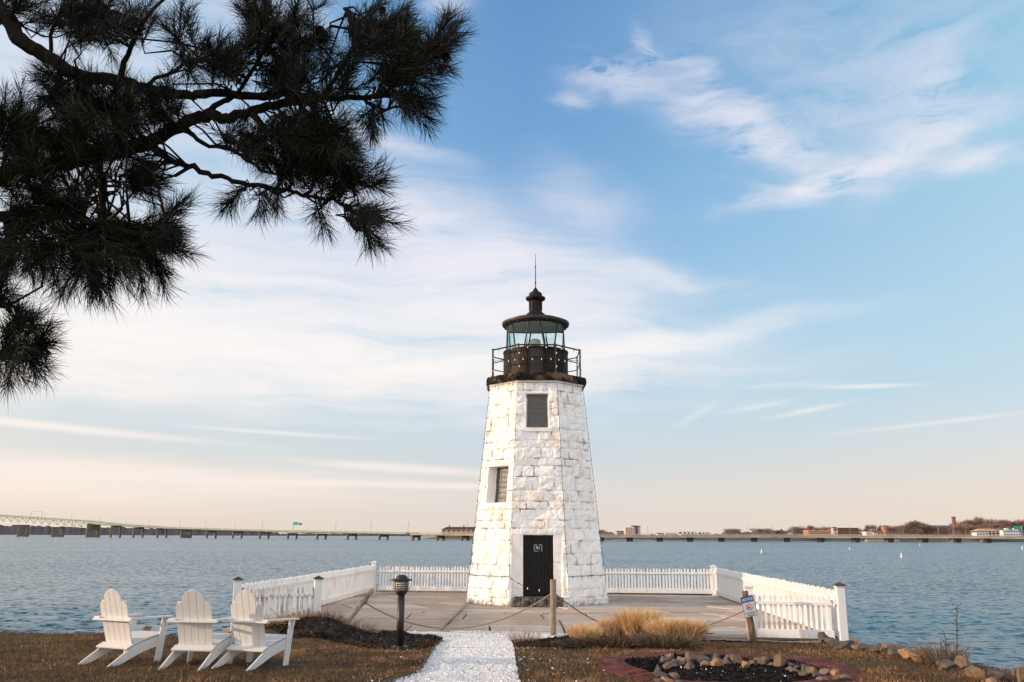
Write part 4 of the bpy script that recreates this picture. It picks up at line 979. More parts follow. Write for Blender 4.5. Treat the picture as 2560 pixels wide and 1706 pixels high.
for i, (x, y, wv, hv, mt, ds, sk) in enumerate(RK):
    X, Y = Z6(x, y); rock('shore_rock', ds, 'rock', X, Y, wv / 4.202 * 1.12, hv / 4.202 * 1.12, 'rock_' + mt, 300 + i, 'rocks along the right shore', sk)
rock('shore_rock', 'single brown rock at the water edge between the left and middle chairs', 'rock', 364, 1585, 26, 18, 'rock_tan', 350)
# dead stalks at the shore
def stalks(label, px, py, hts, seed):
    rs = random.Random(seed); b = G(px, py); o = thing('dead_plant', label, 'plant', b)
    for (dx, hgt, tilt) in hts:
        m = MB(); p0 = b + Vector((dx, rs.uniform(-.05, .05), -.03)); pts = [p0 + Vector((tilt * hgt * q * q + rs.uniform(-.012, .012), 0, hgt * q)) for q in (0, .2, .4, .6, .8, 1)]
        m.tube(pts, [.011, .010, .009, .008, .006, .004], 5)
        for i in range(int(hgt * 26)):
            q = rs.uniform(.25, 1); j = min(4, int(q * 5)); p = pts[j].lerp(pts[j + 1], q * 5 - j); e = p + Vector((rs.uniform(-.07, .07), rs.uniform(-.05, .05), rs.uniform(.0, .06)))
            m.tube([p, e], [.004, .0025], 4)
            if rs.random() < .6: m.lathe(e, [(0, -.014), (.011, 0), (0, .014)], 5)
        m.build('stem', 'twig_grey', o)
    return o
stalks('tall dead plant with thin seeded stalks on the right shore', 2384, 1655, ((.05, .86, .12), (-.08, .48, -.02), (-.20, .34, .05), (.0, .30, -.1), (.16, .22, .2)), 3)
clump('grass_tuft', 'dry grass tuft between boulders at the foot of the dead plant', gp(2352, 1662), .34, .5, 420, 'dark_reed', 21, .6, .3, cat='grass tuft', tone=(.7, .25))
m = MB(); b = G(700, 1575); m.tube([b + Vector((.12, 0, .0)), b + Vector((.02, .1, .18)), b + Vector((-.12, .1, .30)), b + Vector((-.28, .1, .42))], [.008, .007, .005, .003], 5); m.tube([b + Vector((.1, -.1, 0)), b + Vector((.0, -.1, .12)), b + Vector((-.2, -.1, .14)), b + Vector((-.4, -.1, .05))], [.008, .007, .006, .004], 5); m.tube([b + Vector((-.05, -.2, .0)), b + Vector((-.3, -.2, .1)), b + Vector((-.6, -.15, .03))], .006, 5)
tag(m.build('dead_branch', 'twig_grey', org=tuple(b)), 'thin dark dead branches arching before the weathered fence panel', 'branch')

# ---------------------------------------------------------------- adirondack chairs
def make_chair():
    o = thing('adirondack_chair', 'chair', 'chair', group='white chairs on the lawn')
    hw = .275; k = 'chair_paint'; L = dict(local=True, bevel=.004)
    top = [(.47, .375), (.30, .345), (.10, .30), (-.04, .262), (-.14, .215), (-.26, .145), (-.38, .075), (-.46, .030), (-.50, .0)]
    bot = [(-.395, .0), (-.33, .012), (-.22, .045), (-.10, .092), (.02, .135), (.2, .185), (.40, .225), (.47, .24)]
    for s in (-1, 1):
        m = MB(); x = s * hw - (.013 if s > 0 else .013); m.prism([(x, y, z) for y, z in top + bot], (.026, 0, 0)); m.build('rear_leg', k, o, **L)
    for s in (-1, 1):
        m = MB(); x = s * (hw + .029); ty = lambda z: .36 + .07 * z / .61
        m.prism([(x - .013, ty(0) - .056, 0), (x - .013, ty(0) + .056, 0), (x - .013, ty(.605) + .056, .605), (x - .013, ty(.605) - .056, .605)], (.026, 0, 0)); fl = m.build('front_leg', k, o, **L)
        m = MB(); xx = x + s * .026; m.prism([(xx - .011, .40, .603), (xx - .011, .47, .603), (xx - .011, .425, .48)], (.022, 0, 0)); m.build('bracket', k, fl, **L)
        m = MB()
        for zz_ in (.28, .31, .34): m.lathe((x + s * .0135, ty(zz_) + .012, zz_), [(0, -.004), (.005, -.003), (.005, .003), (0, .004)], 6)
        m.build('screw', 'sign_black', fl, local=True)
    for s in (-1, 1):
        m = MB(); x = s * (hw + .03); m.prism([(x - .05, -.24, .607), (x + .05, -.24, .607), (x + .055, .1, .607), (x + .07, .42, .607), (x + .055, .53, .607), (x - .055, .53, .607), (x - .07, .42, .607), (x - .055, .1, .607)], (0, 0, .024)); m.build('armrest', k, o, **L)
    # seat boards on the sloping side rails
    m = MB(); prof = [(.478, .378), (.375, .366), (.27, .347), (.165, .324), (.06, .298), (-.045, .268)]
    for (y0, z0), (y1, z1) in zip(prof[:-1], prof[1:]):
        dv = Vector((0, y1 - y0, z1 - z0)); nv = Vector((0, -dv.z, dv.y)).normalized() * -1; dn = dv.normalized()
        a = Vector((-hw - .012, y0, z0 + .004)) + dn * .004; b = Vector((-hw - .012, y1, z1 + .004)) - dn * .004; up = Vector((0, 0, .021))
        m.prism([a, b, b + up, a + up], (2 * hw + .024, 0, 0))
    m.build('seat', k, o, **L)
    m = MB(); a = Vector((-hw - .02, -.075, .262)); m.prism([a, a + Vector((0, -.115, -.052)), a + Vector((0, -.115 - .01, -.03)), a + Vector((0, -.008, .022))], (2 * hw + .04, 0, 0)); m.build('rear_rail', k, o, **L)
    # back of five boards with a scalloped head, leaning
    base, tilt = Vector((0, -.055, .262)), math.radians(19); bd = Vector((0, -math.sin(tilt), math.cos(tilt))); bn = Vector((0, -math.cos(tilt), -math.sin(tilt)))
    m = MB(); W5 = .104; arch = lambda x: .795 - .115 * (abs(x) / .156) ** 2.3; shl = lambda x: .628 - .085 * (max(0, abs(x) - .156) / .104) ** 2.6
    for i in range(5):
        x0 = (i - 2.5) * W5 + .0022; x1 = x0 + W5 - .0044; fn = arch if 0 < i < 4 else shl
        poly2 = [(x0, 0), (x1, 0)] + [(q, fn(q)) for q in np.linspace(x1, x0, 12)]
        wtap = lambda x, l: x * (.94 + .10 * l / .8)
        m.prism([base + Vector((wtap(x, l), 0, 0)) + bd * l for x, l in poly2], bn * .019)
    m.build('backrest', k, o, **L)
    c = base + bd * .365 + bn * .033
    m = MB(); m.box((0, c.y - .022, .595), (2 * hw + .16, .075, .024)); m.build('arm_rail', k, o, **L)
    m = MB(); c2 = base + bd * .60 - bn * .012; m.box(c2, (.47, .020, .045), rx=tilt); m.build('back_brace', k, o, **L)
    return o
proto = make_chair()
CH = [((189, 1662), (272, 1674), (391, 1656), (305, 1646), 'white adirondack chair nearest the left edge, turned furthest right of the three'),
      ((394, 1674), (500, 1679), (571, 1660), (461, 1655), 'white adirondack chair between the other two, facing the water most directly'),
      ((532, 1671), (617, 1680), (715, 1661), (625, 1653), 'white adirondack chair in front of the weathered fence panel, its right arm free')]
for i, (rl, rr_, fr_, fl_, lb) in enumerate(CH):
    c = proto if i == 0 else copy_tree(proto)
    a, b, e, f_ = G(*rl), G(*rr_), G(*fr_), G(*fl_); rear, front = (a + b) / 2, (e + f_) / 2; across = (b - a)
    yaw = (math.atan2(-(front - rear).x, (front - rear).y) + math.atan2(across.y, across.x)) / 2
    yaw = (math.radians(-24), math.radians(-8), math.radians(-19))[i]
    hd = Vector((-math.sin(yaw), math.cos(yaw), 0)); pos = rear + hd * .48
    z = [zg(pos.x + hd.x * t, pos.y + hd.y * t) for t in (-.46, .38)]
    c.location = (pos.x, pos.y, (z[0] + z[1]) / 2 - .005 + (z[1] - z[0]) * .06); c.rotation_euler = (math.atan2(z[1] - z[0], .84), 0, yaw)
    c['label'] = lb

# ---------------------------------------------------------------- bollard lamp
bp = G(999, 1626) + Vector((0, 0, .035)); bl = thing('bollard_light', 'dark bronze bollard lamp with ringed glass head beside the shell path', 'lamp', bp)
m = MB(); m.lathe(bp, [(.150, -.09), (.150, .014), (.125, .032), (.075, .04)], 28); m.build('base_plate', 'bollard_bronze', bl, smooth=False)
m = MB(); m.lathe(bp, [(.064, .02), (.062, .90)], 28); m.build('post', 'bollard_bronze', bl, smooth=True)
m = MB(); m.lathe(bp, [(.068, .885), (.09, .90), (.105, .93), (.10, .94), (.13, .945), (.13, .962), (.07, .967)], 28); m.build('collar', 'bollard_bronze', bl)
m = MB(); m.lathe(bp, [(.104, .962), (.106, 1.145)], 24); m.build('lamp_glass', 'lamp_glass', bl, smooth=True)
m = MB()
for i in range(4): z_ = .99 + i * .038; m.lathe(bp, [(.125, z_), (.146, z_ - .004), (.146, z_ + .001), (.125, z_ + .005)], 28)
for q in range(4):
    a = q * math.pi / 2 + .75; m.bar(bp + Vector((math.cos(a) * .132, math.sin(a) * .132, .955)), bp + Vector((math.cos(a) * .132, math.sin(a) * .132, 1.145)), .014, .014)
m.build('guard_ring', 'bollard_bronze', bl)
m = MB(); m.lathe(bp, [(.08, 1.136), (.16, 1.134), (.195, 1.122), (.197, 1.128), (.17, 1.146), (.105, 1.162), (.10, 1.18), (.08, 1.203), (.045, 1.217), (0, 1.221)], 32); m.build('cap', 'bollard_bronze', bl, smooth=False)

# ---------------------------------------------------------------- rope posts, ropes, notice
def log(name, a, b, r0, r1, mat, parent, seed=1):
    m = MB(); pts = [a.lerp(b, q) for q in np.linspace(0, 1, 14)]; rs = random.Random(seed); m.tube(pts, [(r0 + (r1 - r0) * i / 13) * rs.uniform(.97, 1.03) for i in range(14)], 18)
    return m.build(name, mat, parent, bevel=0)
cpb = Vector(at(1379, 1583, 19.0)); cpb.z = zg(cpb.x, cpb.y) + .0; cpt = at(1383, 1449, 19.0); cpb.x = cpt.x - .02
po = thing('rope_post', 'upright round grey timber post holding the rope in front of the door', 'post', cpb); log('trunk', cpb - Vector((0, 0, .3)), cpt, .066, .066, 'post_wood', po, 2)
lpb = Vector(at(868, 1556, 18.9)); lpt = at(931, 1475, 19.5)
lp = thing('rope_post', 'leaning round timber post on the mulch mound with rope tied near its top', 'post', lpb); dlp = (lpt - lpb).normalized(); log('trunk', lpb - dlp * .4, lpt, .054, .057, 'post_wood', lp, 3)
kn = lpt - dlp * .36; m = MB()
for i in range(3): m.tube([kn + dlp * (i * .026) + (dlp.orthogonal().normalized() * math.cos(q) + dlp.cross(dlp.orthogonal().normalized()) * math.sin(q)) * .066 for q in np.linspace(0, 6.28, 17)], .014, 6)
m.build('rope_wrap', 'rope_fibre', lp)
spb = Vector(at(1884, 1596, 18.15)); spb.z = zg(spb.x, spb.y); spt = at(1862, 1478, 18.2)
sp = thing('notice_post', 'leaning brown timber post carrying a blue and white no fishing notice', 'sign', spb); dsp = (spt - spb).normalized(); log('post', spb - dsp * .3, spt, .080, .060, 'dark_post_wood', sp, 4)
# the plate, tilted with its post, faces the camera
pc = at(1872.5, 1516.5, 18.0); xr = (at(1886, 1490, 18.0) - at(1856, 1497, 18.0)).normalized(); yr = (at(1857, 1493, 18.0) - at(1863, 1541, 18.0)); yr = (yr - xr * yr.dot(xr)).normalized(); nr = xr.cross(yr)
if nr.y > 0: nr = -nr
PWD, PHT = .262, .405
def plate(mb, x0, x1, y0, y1, d0, d1, rad=0.0):
    if rad:
        pts = []
        for cx, cy, a0 in ((x1 - rad, y1 - rad, 0), (x0 + rad, y1 - rad, 90), (x0 + rad, y0 + rad, 180), (x1 - rad, y0 + rad, 270)):
            pts += [(cx + rad * math.cos(R(a0 + q)), cy + rad * math.sin(R(a0 + q))) for q in (0, 30, 60, 90)]
    else: pts = [(x0, y0), (x1, y0), (x1, y1), (x0, y1)]
    return mb.prism([pc + xr * x + yr * y + nr * d0 for x, y in pts], nr * (d1 - d0))
m = MB(); plate(m, -PWD / 2, PWD / 2, -PHT / 2, PHT / 2, 0, .004, .02); brd = m.build('notice_board', 'sign_blue', sp)
m = MB(); plate(m, -PWD / 2 + .010, PWD / 2 - .010, -PHT / 2 + .010, .082, .0042, .0062, .012); m.build('white_field', 'sign_white', brd)
def text(s, size, x, y, mat, d=.0068, bold=0.0, wide=1.0):
    cu = bpy.data.curves.new('lettering', 'FONT'); cu.body = s; cu.size = size; cu.align_x = 'CENTER'; cu.align_y = 'CENTER'; cu.extrude = .0008; cu.offset = bold
    tmp = bpy.data.objects.new('lettering', cu); me = bpy.data.meshes.new_from_object(tmp); bpy.data.objects.remove(tmp); me.materials.clear(); me.materials.append(MATS[mat]); o = bpy.data.objects.new('lettering', me); COL.objects.link(o); o.parent = brd
    mm = Matrix.Identity(4); q = pc + xr * x + yr * y + nr * d - world_of(brd)
    for i in range(3): mm[i][0], mm[i][1], mm[i][2], mm[i][3] = xr[i] * wide, yr[i], nr[i], q[i]
    o.matrix_local = mm
text('NOTICE', .078, 0, .136, 'sign_white', bold=.002, wide=.78); text('No Fishing', .044, 0, -.125, 'sign_black', bold=.0008); text('Allowed', .044, 0, -.165, 'sign_black', bold=.0008)
m = MB(); rc0, rc1 = .054, .066; cy = -.012; nn = 36
ring = lambda r, d: [pc + xr * (r * math.cos(2 * math.pi * i / nn)) + yr * (cy + r * math.sin(2 * math.pi * i / nn)) + nr * d for i in range(nn)]
vs = ring(rc0, .0064) + ring(rc1, .0064) + ring(rc0, .0082) + ring(rc1, .0082)
fs = [(2 * nn + i, 2 * nn + (i + 1) % nn, 3 * nn + (i + 1) % nn, 3 * nn + i) for i in range(nn)] + [(nn + i, nn + (i + 1) % nn, 3 * nn + (i + 1) % nn, 3 * nn + i) for i in range(nn)] + [(i, (i + 1) % nn, 2 * nn + (i + 1) % nn, 2 * nn + i) for i in range(nn)]
m.add(vs, fs); c45 = math.cos(R(45)) * .056; a_, b_ = pc + xr * (-c45) + yr * (cy + c45) + nr * .0078, pc + xr * c45 + yr * (cy - c45) + nr * .0078; m.bar(a_, b_, .011, .0015, up=nr)
m.build('prohibition_ring', 'sign_red', brd)
m = MB(); fish = [(-.038, -.012), (-.026, -.002), (-.010, .001), (.008, -.008), (.020, -.018), (.010, -.026), (-.012, -.030), (-.028, -.026), (-.036, -.034), (-.042, -.022)]
m.prism([pc + xr * x + yr * (cy + y) + nr * .0064 for x, y in fish], nr * .0012); m.tube([pc + xr * .004 + yr * (cy + .04) + nr * .0072, pc + xr * .004 + yr * (cy + .0) + nr * .0072], .0012, 4); m.build('fish_symbol', 'sign_black', brd)
m = MB(); m.lathe(pc + yr * (-PHT / 2 + .008) + nr * .008, [(0, -.008), (.009, -.004), (.009, .004), (0, .008)], 8); m.lathe(pc + yr * (PHT / 2 - .02) + nr * .008, [(0, -.006), (.006, -.003), (.006, .003), (0, .006)], 8); m.build('bolt', 'rusty_iron', brd)
def rope(label, a, b, sag, r=.016, bow=0.0):
    L = (b - a).length; pts = []
    for q in np.linspace(0, 1, 40): p = a.lerp(b, q); p.z -= sag * 4 * q * (1 - q); p.y += bow * 4 * q * (1 - q); p.z = max(p.z, .025 if p.y > 19.4 else zg(p.x, p.y) + .02); pts.append(p)
    m = MB(); m.tube(pts, r, 7); return tag(m.build('rope', 'rope_fibre', org=tuple(pts[0])), label, 'rope')
dcp = (cpt - cpb).normalized(); ca = cpt - dcp * .30
rope('slack rope sagging from the leaning timber post to the post before the door', kn, ca + Vector((-.06, -.01, -.01)), .62)
rope('slack rope sagging from the post before the door to the notice post', ca + Vector((.06, -.01, -.01)), spb.lerp(spt, .62) + Vector((-.07, 0, 0)), .72, bow=.95)
a_, b_ = G(1169, 1507, z=.03), G(1102, 1577, z=.03)
m = MB(); m.tube([a_.lerp(b_, q) + Vector((.02 * math.sin(q * 5), 0, 0)) for q in np.linspace(0, 1, 14)], .017, 6); tag(m.build('ground_cable', 'rope_fibre', org=tuple(a_)), 'grey cable lying on the flagstones from the tower corner to the path', 'cable')
# thin steel edging along the left bend of the path
ed = [G(x, y) for x, y in ((957, 1722), (998, 1705), (1026, 1697), (1054, 1683), (1062, 1666), (1075, 1645), (1092, 1620), (1108, 1598))]
m = MB(); rs = random.Random(2); pts = []
for p, q in zip(ed[:-1], ed[1:]): pts += [p.lerp(q, t / 5) for t in range(5)]
for p, q in zip(pts[:-1], pts[1:]): m.bar((p.x, p.y, zg(p.x, p.y) + .03), (q.x, q.y, zg(q.x, q.y) + .03), .012, .10)
tag(m.build('path_edging', 'dark_post_wood', org=tuple(ed[0])), 'thin dark edging strip along the left bend of the shell path', 'edging')
# conduit along the foot of the back fence
m = MB(); rs = random.Random(6); pts = [Vector((x, 32.75 - (x + 5) * .1 , .03 + .02 * rs.random())) for x in np.linspace(1.8, 7.0, 30)]; m.tube(pts, .014, 6)
tag(m.build('fence_cable', 'wire_black', org=tuple(pts[0])), 'dark cable lying along the foot of the back fence right of the tower', 'cable')
# ---------------------------------------------------------------- far shore and bridges
ZB = lambda px: float(np.interp(px, [-80, 291, 1033, 1500, 2000, 2600], [1480, 1150, 700, 640, 650, 630]))
bp_ = lambda px, py, off=0.0: at(px, py, ZB(px) + off)
steel = thing('truss_bridge', 'long green steel bridge with truss spans descending to the right over the water', 'bridge', bp_(500, 1325))
conc = thing('causeway_bridge', 'low tan concrete causeway bridge running behind the tower to the right shore', 'bridge', bp_(1800, 1340))
DT = lambda x: float(np.interp(x, [-80, 0, 226, 291, 416, 560, 700, 1033, 1240, 1500, 2020, 2400, 2560], [1280, 1286.5, 1301.5, 1308.5, 1316.5, 1321, 1324, 1331, 1332.5, 1335, 1336, 1337.5, 1339]))
DB = lambda x: float(np.interp(x, [226, 291, 416, 560, 700, 1033, 1240, 1500, 2020, 2400, 2560], [1311, 1315, 1322.5, 1327.5, 1331, 1338, 1340, 1344, 1344.5, 1346, 1347]))
def ribbon(mb, x0, x1, step, yt, yb, wd, off=0.0):
    xs_ = np.arange(x0, x1 + .1, step)
    for a, b in zip(xs_[:-1], xs_[1:]):
        t0, t1, b0, b1 = bp_(a, yt(a), off), bp_(b, yt(b), off), bp_(a, yb(a), off), bp_(b, yb(b), off)
        d = (t1 - t0); n = Vector((-d.y, d.x, 0)).normalized() * (wd / 2)
        mb.add([b0 - n, b1 - n, b1 + n, b0 + n, t0 - n, t1 - n, t1 + n, t0 + n], [(0, 3, 2, 1), (4, 5, 6, 7), (0, 1, 5, 4), (1, 2, 6, 5), (2, 3, 7, 6), (3, 0, 4, 7)])
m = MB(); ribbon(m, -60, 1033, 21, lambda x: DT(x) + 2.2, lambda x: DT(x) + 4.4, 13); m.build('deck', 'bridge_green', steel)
m = MB(); ribbon(m, -60, 1033, 21, DT, lambda x: DT(x) + .7, 12.2)
for x in np.arange(-60, 1033, 5.2): m.bar(bp_(x, DT(x) + .5, -6), bp_(x, DT(x) + 2.3, -6), .9, .5)
m.build('railing', 'bridge_rail', steel)
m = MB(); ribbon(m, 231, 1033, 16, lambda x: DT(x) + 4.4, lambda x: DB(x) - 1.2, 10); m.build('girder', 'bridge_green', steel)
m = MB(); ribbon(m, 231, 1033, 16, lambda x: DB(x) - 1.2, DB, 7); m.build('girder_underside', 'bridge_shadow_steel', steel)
m = MB(); tb = lambda x: float(np.interp(x, [-60, 0, 226], [1300, 1304.6, 1320])); stn = np.linspace(-60, 229, 31)
for off in (-5, 5):
    for i, (a, b) in enumerate(zip(stn[:-1], stn[1:])):
        m.bar(bp_(a, tb(a), off), bp_(b, tb(b), off), .9, .9); m.bar(bp_(a, DT(a) + 5, off), bp_(b, DT(b) + 5, off), .8, .8)
        if i % 2: m.bar(bp_(a, tb(a), off), bp_(b, DT(b) + 5, off), .8, .8)
        else: m.bar(bp_(a, DT(a) + 5, off), bp_(b, tb(b), off), .8, .8)
        if i % 2 == 0: m.bar(bp_(b, DT(b) + 5, off), bp_(b, tb(b), off), .5, .5)
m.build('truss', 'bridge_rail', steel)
def pier(px, yt, parent, sep, cw, heavy=False, cap=2.2):
    p = bp_(px, yt); zt = p.z; m = MB(); dr = Vector((.8, .6, 0)); lo = WATER_Z - 3
    for s in (-1, 1):
        c = p + dr * (s * sep / 2); m.box((c.x, c.y, (zt + lo) / 2), (cw, cw, zt - lo), rz=.64)
    m.box((p.x, p.y, zt - cap / 2 + .01), (sep + cw * 1.02, cw * 1.06, cap), rz=.64)
    if heavy: m.box((p.x, p.y, (WATER_Z + lo) / 2 + 2.2), (sep + cw * 1.3, cw * 1.7, 5), rz=.64)
    return m.build('pier', 'pier_concrete', parent)
pier(60, 1312.5, steel, 12, 3.6, True); pier(146, 1318, steel, 12, 3.6, True); pier(235, 1309, steel, 13, 3.8, True, 9)
for px, yt in ((291, 1315), (347, 1319), (406, 1323), (466, 1326), (529, 1328), (594, 1329.5), (661, 1331), (731, 1333), (804, 1334.5), (880, 1336), (959, 1337.5)): pier(px, yt, steel, 8.5 * ZB(px) / 1000 + 1.4, 1.6 * ZB(px) / 1000 + .4, px == 466, 1.7)
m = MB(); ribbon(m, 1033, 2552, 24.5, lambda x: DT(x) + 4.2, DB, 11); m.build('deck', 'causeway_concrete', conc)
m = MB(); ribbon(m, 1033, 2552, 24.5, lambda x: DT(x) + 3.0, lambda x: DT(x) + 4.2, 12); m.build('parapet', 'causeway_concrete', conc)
m = MB(); ribbon(m, 1033, 2552, 24.5, DT, lambda x: DT(x) + .5, 11.6); ribbon(m, 1033, 2552, 24.5, lambda x: DT(x) + 1.4, lambda x: DT(x) + 1.7, 11.6)
for x in np.arange(1033, 2552, 6): m.bar(bp_(x, DT(x) + .4, -5.8), bp_(x, DT(x) + 3.2, -5.8), .45, .3)
m.build('railing', 'bridge_rail', conc)
for px in (1040, 1101, 1162): pier(px, DB(px) - .5, conc, 5.6, 2.0)
for px in (1502, 1574, 1649, 1725, 1803, 1885, 1967, 2051, 2138, 2222, 2307, 2388, 2463): pier(px, DB(px) - .5, conc, 2.6 + max(0, px - 2030) * .018, 2.0 if px < 2030 else 2.6)
for i, px in enumerate((54, 112, 178, 250, 314, 372, 449, 514, 587, 655, 839, 927, 1020, 1168)):
    b = bp_(px, DT(px) + 2.3); o = MB(); o.tube([b, b + Vector((0, 0, 8.2))], .16, 5); o.bar(b + Vector((0, 0, 8.2)), b + Vector((1.2, 0, 8.4)), .2, .2)
    tag(o.build('street_lamp', 'lamp_pole', org=tuple(b)), 'thin lamp pole on the bridge left of the tower', 'street lamp', 'lamp poles along the bridge left of the tower')
for px in (1620, 1868, 1933, 1981, 2126, 2259, 2347, 2385, 2416):
    b = bp_(px, DT(px) + 2.3); o = MB(); o.tube([b, b + Vector((0, 0, 6.3))], .13, 5); o.bar(b + Vector((0, 0, 6.3)), b + Vector((1.0, 0, 6.5)), .2, .2)
    tag(o.build('street_lamp', 'lamp_pole', org=tuple(b)), 'thin lamp pole on the causeway right of the tower', 'street lamp', 'lamp poles along the causeway right of the tower')
o = MB(); a, b = bp_(76, DT(76) + 2), bp_(104, DT(104) + 2); o.bar(a, a + Vector((0, 0, 8.6)), .4, .4); o.bar(b, b + Vector((0, 0, 9.6)), .4, .4); o.bar(a + Vector((0, 0, 8.4)), b + Vector((0, 0, 9.4)), .4, .5)
tag(o.build('sign_gantry', 'lamp_pole', org=tuple(a)), 'thin sign gantry spanning the roadway above the truss span', 'gantry')
hs = thing('highway_sign', 'teal highway sign panels raised above the steel bridge', 'sign', bp_(733, DT(733) + 2)); q = bp_(733, DT(733) + 2)
o = MB(); o.bar(q, bp_(733, 1306), .4, .4); o.bar(bp_(733, 1312), bp_(757, 1312), .3, .3); o.build('pole', 'lamp_pole', hs)
o = MB(); c = bp_(740, 1309.5); o.box(c, (4.6, .3, 3.0)); o.build('panel', 'highway_sign_teal', hs); o = MB(); c = bp_(751, 1310.5); o.box(c, (3.0, .3, 2.4)); o.build('panel', 'highway_sign', hs)
# hills beyond the steel bridge
def ridge(name, prof, Y, depth, mat, label, kind='structure', rough=2.0, seed=1, base=None, step=4):
    xs_ = np.arange(prof[0][0], prof[-1][0] + .1, step); ys_ = np.interp(xs_, [p[0] for p in prof], [p[1] for p in prof]); n = len(xs_); r = np.random.default_rng(seed); V = []
    hgt = np.array([at(x, y, Y).z for x, y in zip(xs_, ys_)]); hgt = np.maximum(hgt + rough * fbm(np.column_stack([xs_ * .13, xs_ * 0, xs_ * 0]), seed, 4), WATER_Z + .2)
    X = np.array([at(x, 1340, Y).x for x in xs_])
    for t, f in ((0, -.25), (.04, .05), (.18, .62), (.35, .92), (.5, 1.0), (.8, .8), (1, -.2)):
        jit = rough * .5 * fbm(np.column_stack([xs_ * .2, xs_ * 0 + t * 9, xs_ * 0]), seed + 5, 3) * (0 < t < 1)
        V.append(np.column_stack([X * (1 + t * depth / Y), np.full(n, Y + t * depth), np.where(f < 0, WATER_Z - 3, WATER_Z + (hgt - WATER_Z) * f) + jit * (f > .1)]))
    V = np.concatenate(V); k = 7; idx = np.arange(n * k).reshape(k, n); q = np.stack([idx[:-1, :-1], idx[:-1, 1:], idx[1:, 1:], idx[1:, :-1]], -1).reshape(-1, 4)
    return tag(npmesh(name, V, q, mat, smooth=True), label, None, kind=kind)
ridge('hills', [(-260, 1308), (0, 1311), (120, 1314), (300, 1317), (450, 1321), (600, 1325), (680, 1331), (720, 1336)], 4200, 900, 'far_hill', 'dark wooded hills across the water on the left', rough=5, seed=2)
ridge('hills', [(705, 1337), (740, 1334), (850, 1334), (950, 1336), (1060, 1338)], 4600, 600, 'far_hill', 'low dark wooded ridge behind the bridge piers', rough=3, seed=3)
ridge('hills', [(870, 1341), (1000, 1339), (1300, 1338), (1500, 1339)], 7000, 600, 'far_hill', 'faint far land on the horizon', rough=2, seed=4)
ridge('shore_land', [(1055, 1350), (1070, 1345), (1110, 1341), (1180, 1338), (1300, 1336), (1420, 1337), (1530, 1341), (1600, 1346), (1640, 1350)], 905, 120, 'far_land', 'brown low point of land behind the causeway', rough=.4, seed=5)
ridge('shore_land', [(1480, 1347), (1600, 1345.5), (1800, 1344), (2000, 1342), (2200, 1339), (2350, 1336), (2500, 1333), (2700, 1331)], 760, 190, 'far_land', 'far right shore behind the causeway', rough=.4, seed=6)
for (a, b, yt, lb) in ((1535, 1625, 1349.6, 'pale stone breakwater under the causeway just right of the tower'), (2165, 2245, 1349.5, 'pale stone breakwater under the right part of the causeway')):
    p, q = at(a, yt, 735), at(b, yt, 735); m = MB(); m.bar((p.x, p.y, (p.z - 3.5) / 2), (q.x, q.y, (q.z - 3.5) / 2), 5, p.z + 3.5); tag(m.build('breakwater', 'seawall_stone', org=((p.x + q.x) / 2, p.y, -2)), lb, 'breakwater')

# buildings
def building(name, label, x0, x1, yt, Y, mat, roofmat, yb=1342.0, rise=0.0, kind='flat', dep=14, floors=2, cols=4, cat='building', winm='far_window', over=.4, yaw=0.0, chim=0, gables=0):
    a, b = at(x0, yt, Y), at(x1, yt, Y); wd = b.x - a.x; zt = a.z; zb_ = at(x0, yb, Y).z; cx = (a.x + b.x) / 2
    o = thing(name, label, cat, (cx, Y + dep / 2, zb_)); mt = MB(); mt.box((cx, Y + dep / 2, (zt + zb_) / 2), (wd, dep, zt - zb_)); mt.build('wall', mat, o)
    m = MB(); rz_ = (at(x0, yt - rise, Y).z - zt) if rise else .8
    if kind == 'flat': m.box((cx, Y + dep / 2, zt + .4), (wd + over, dep + over, .8))
    elif kind == 'hip':
        i = min(wd, dep) * .33; m.add([(cx - wd / 2 - over, Y - over, zt), (cx + wd / 2 + over, Y - over, zt), (cx + wd / 2 + over, Y + dep + over, zt), (cx - wd / 2 - over, Y + dep + over, zt), (cx - wd / 2 + i, Y + i, zt + rz_), (cx + wd / 2 - i, Y + i, zt + rz_), (cx + wd / 2 - i, Y + dep - i, zt + rz_), (cx - wd / 2 + i, Y + dep - i, zt + rz_)], [(3, 2, 1, 0), (0, 1, 5, 4), (1, 2, 6, 5), (2, 3, 7, 6), (3, 0, 4, 7), (4, 5, 6, 7)])
    else:   # ridge along x
        m.add([(cx - wd / 2 - over, Y - over, zt), (cx + wd / 2 + over, Y - over, zt), (cx + wd / 2 + over, Y + dep + over, zt), (cx - wd / 2 - over, Y + dep + over, zt), (cx - wd / 2 - over, Y + dep / 2, zt + rz_), (cx + wd / 2 + over, Y + dep / 2, zt + rz_)], [(3, 2, 1, 0), (0, 1, 5, 4), (2, 3, 4, 5), (0, 4, 3), (1, 2, 5)])
    rf = m.build('roof', roofmat, o)
    for g_ in range(gables):
        gx_ = cx - wd / 2 + wd * (g_ + .5) / gables; gw = wd / gables * .42; m = MB(); z0_ = zt - .3
        m.prism([(gx_ - gw, Y - .6, z0_), (gx_ + gw, Y - .6, z0_), (gx_, Y - .6, z0_ + rz_ * .95)], (0, dep * .5, 0)); m.build('gable', mat, rf)
    for c_ in range(chim):
        m = MB(); m.box((cx - wd / 2 + wd * (c_ + .5) / max(chim, 1), Y + dep * .4, zt + rz_ + .6), (1.2, 1.2, 2.6)); m.build('chimney', 'house_brick', rf)
    fh = (zt - zb_) / floors
    for fl in range(floors):
        for c_ in range(cols):
            m = MB(); m.box((cx - wd / 2 + wd * (c_ + .5) / cols, Y - .02, zb_ + fh * (fl + .55)), (wd / cols * .45, .12, fh * .45)); m.build('window', winm, o)
    return o
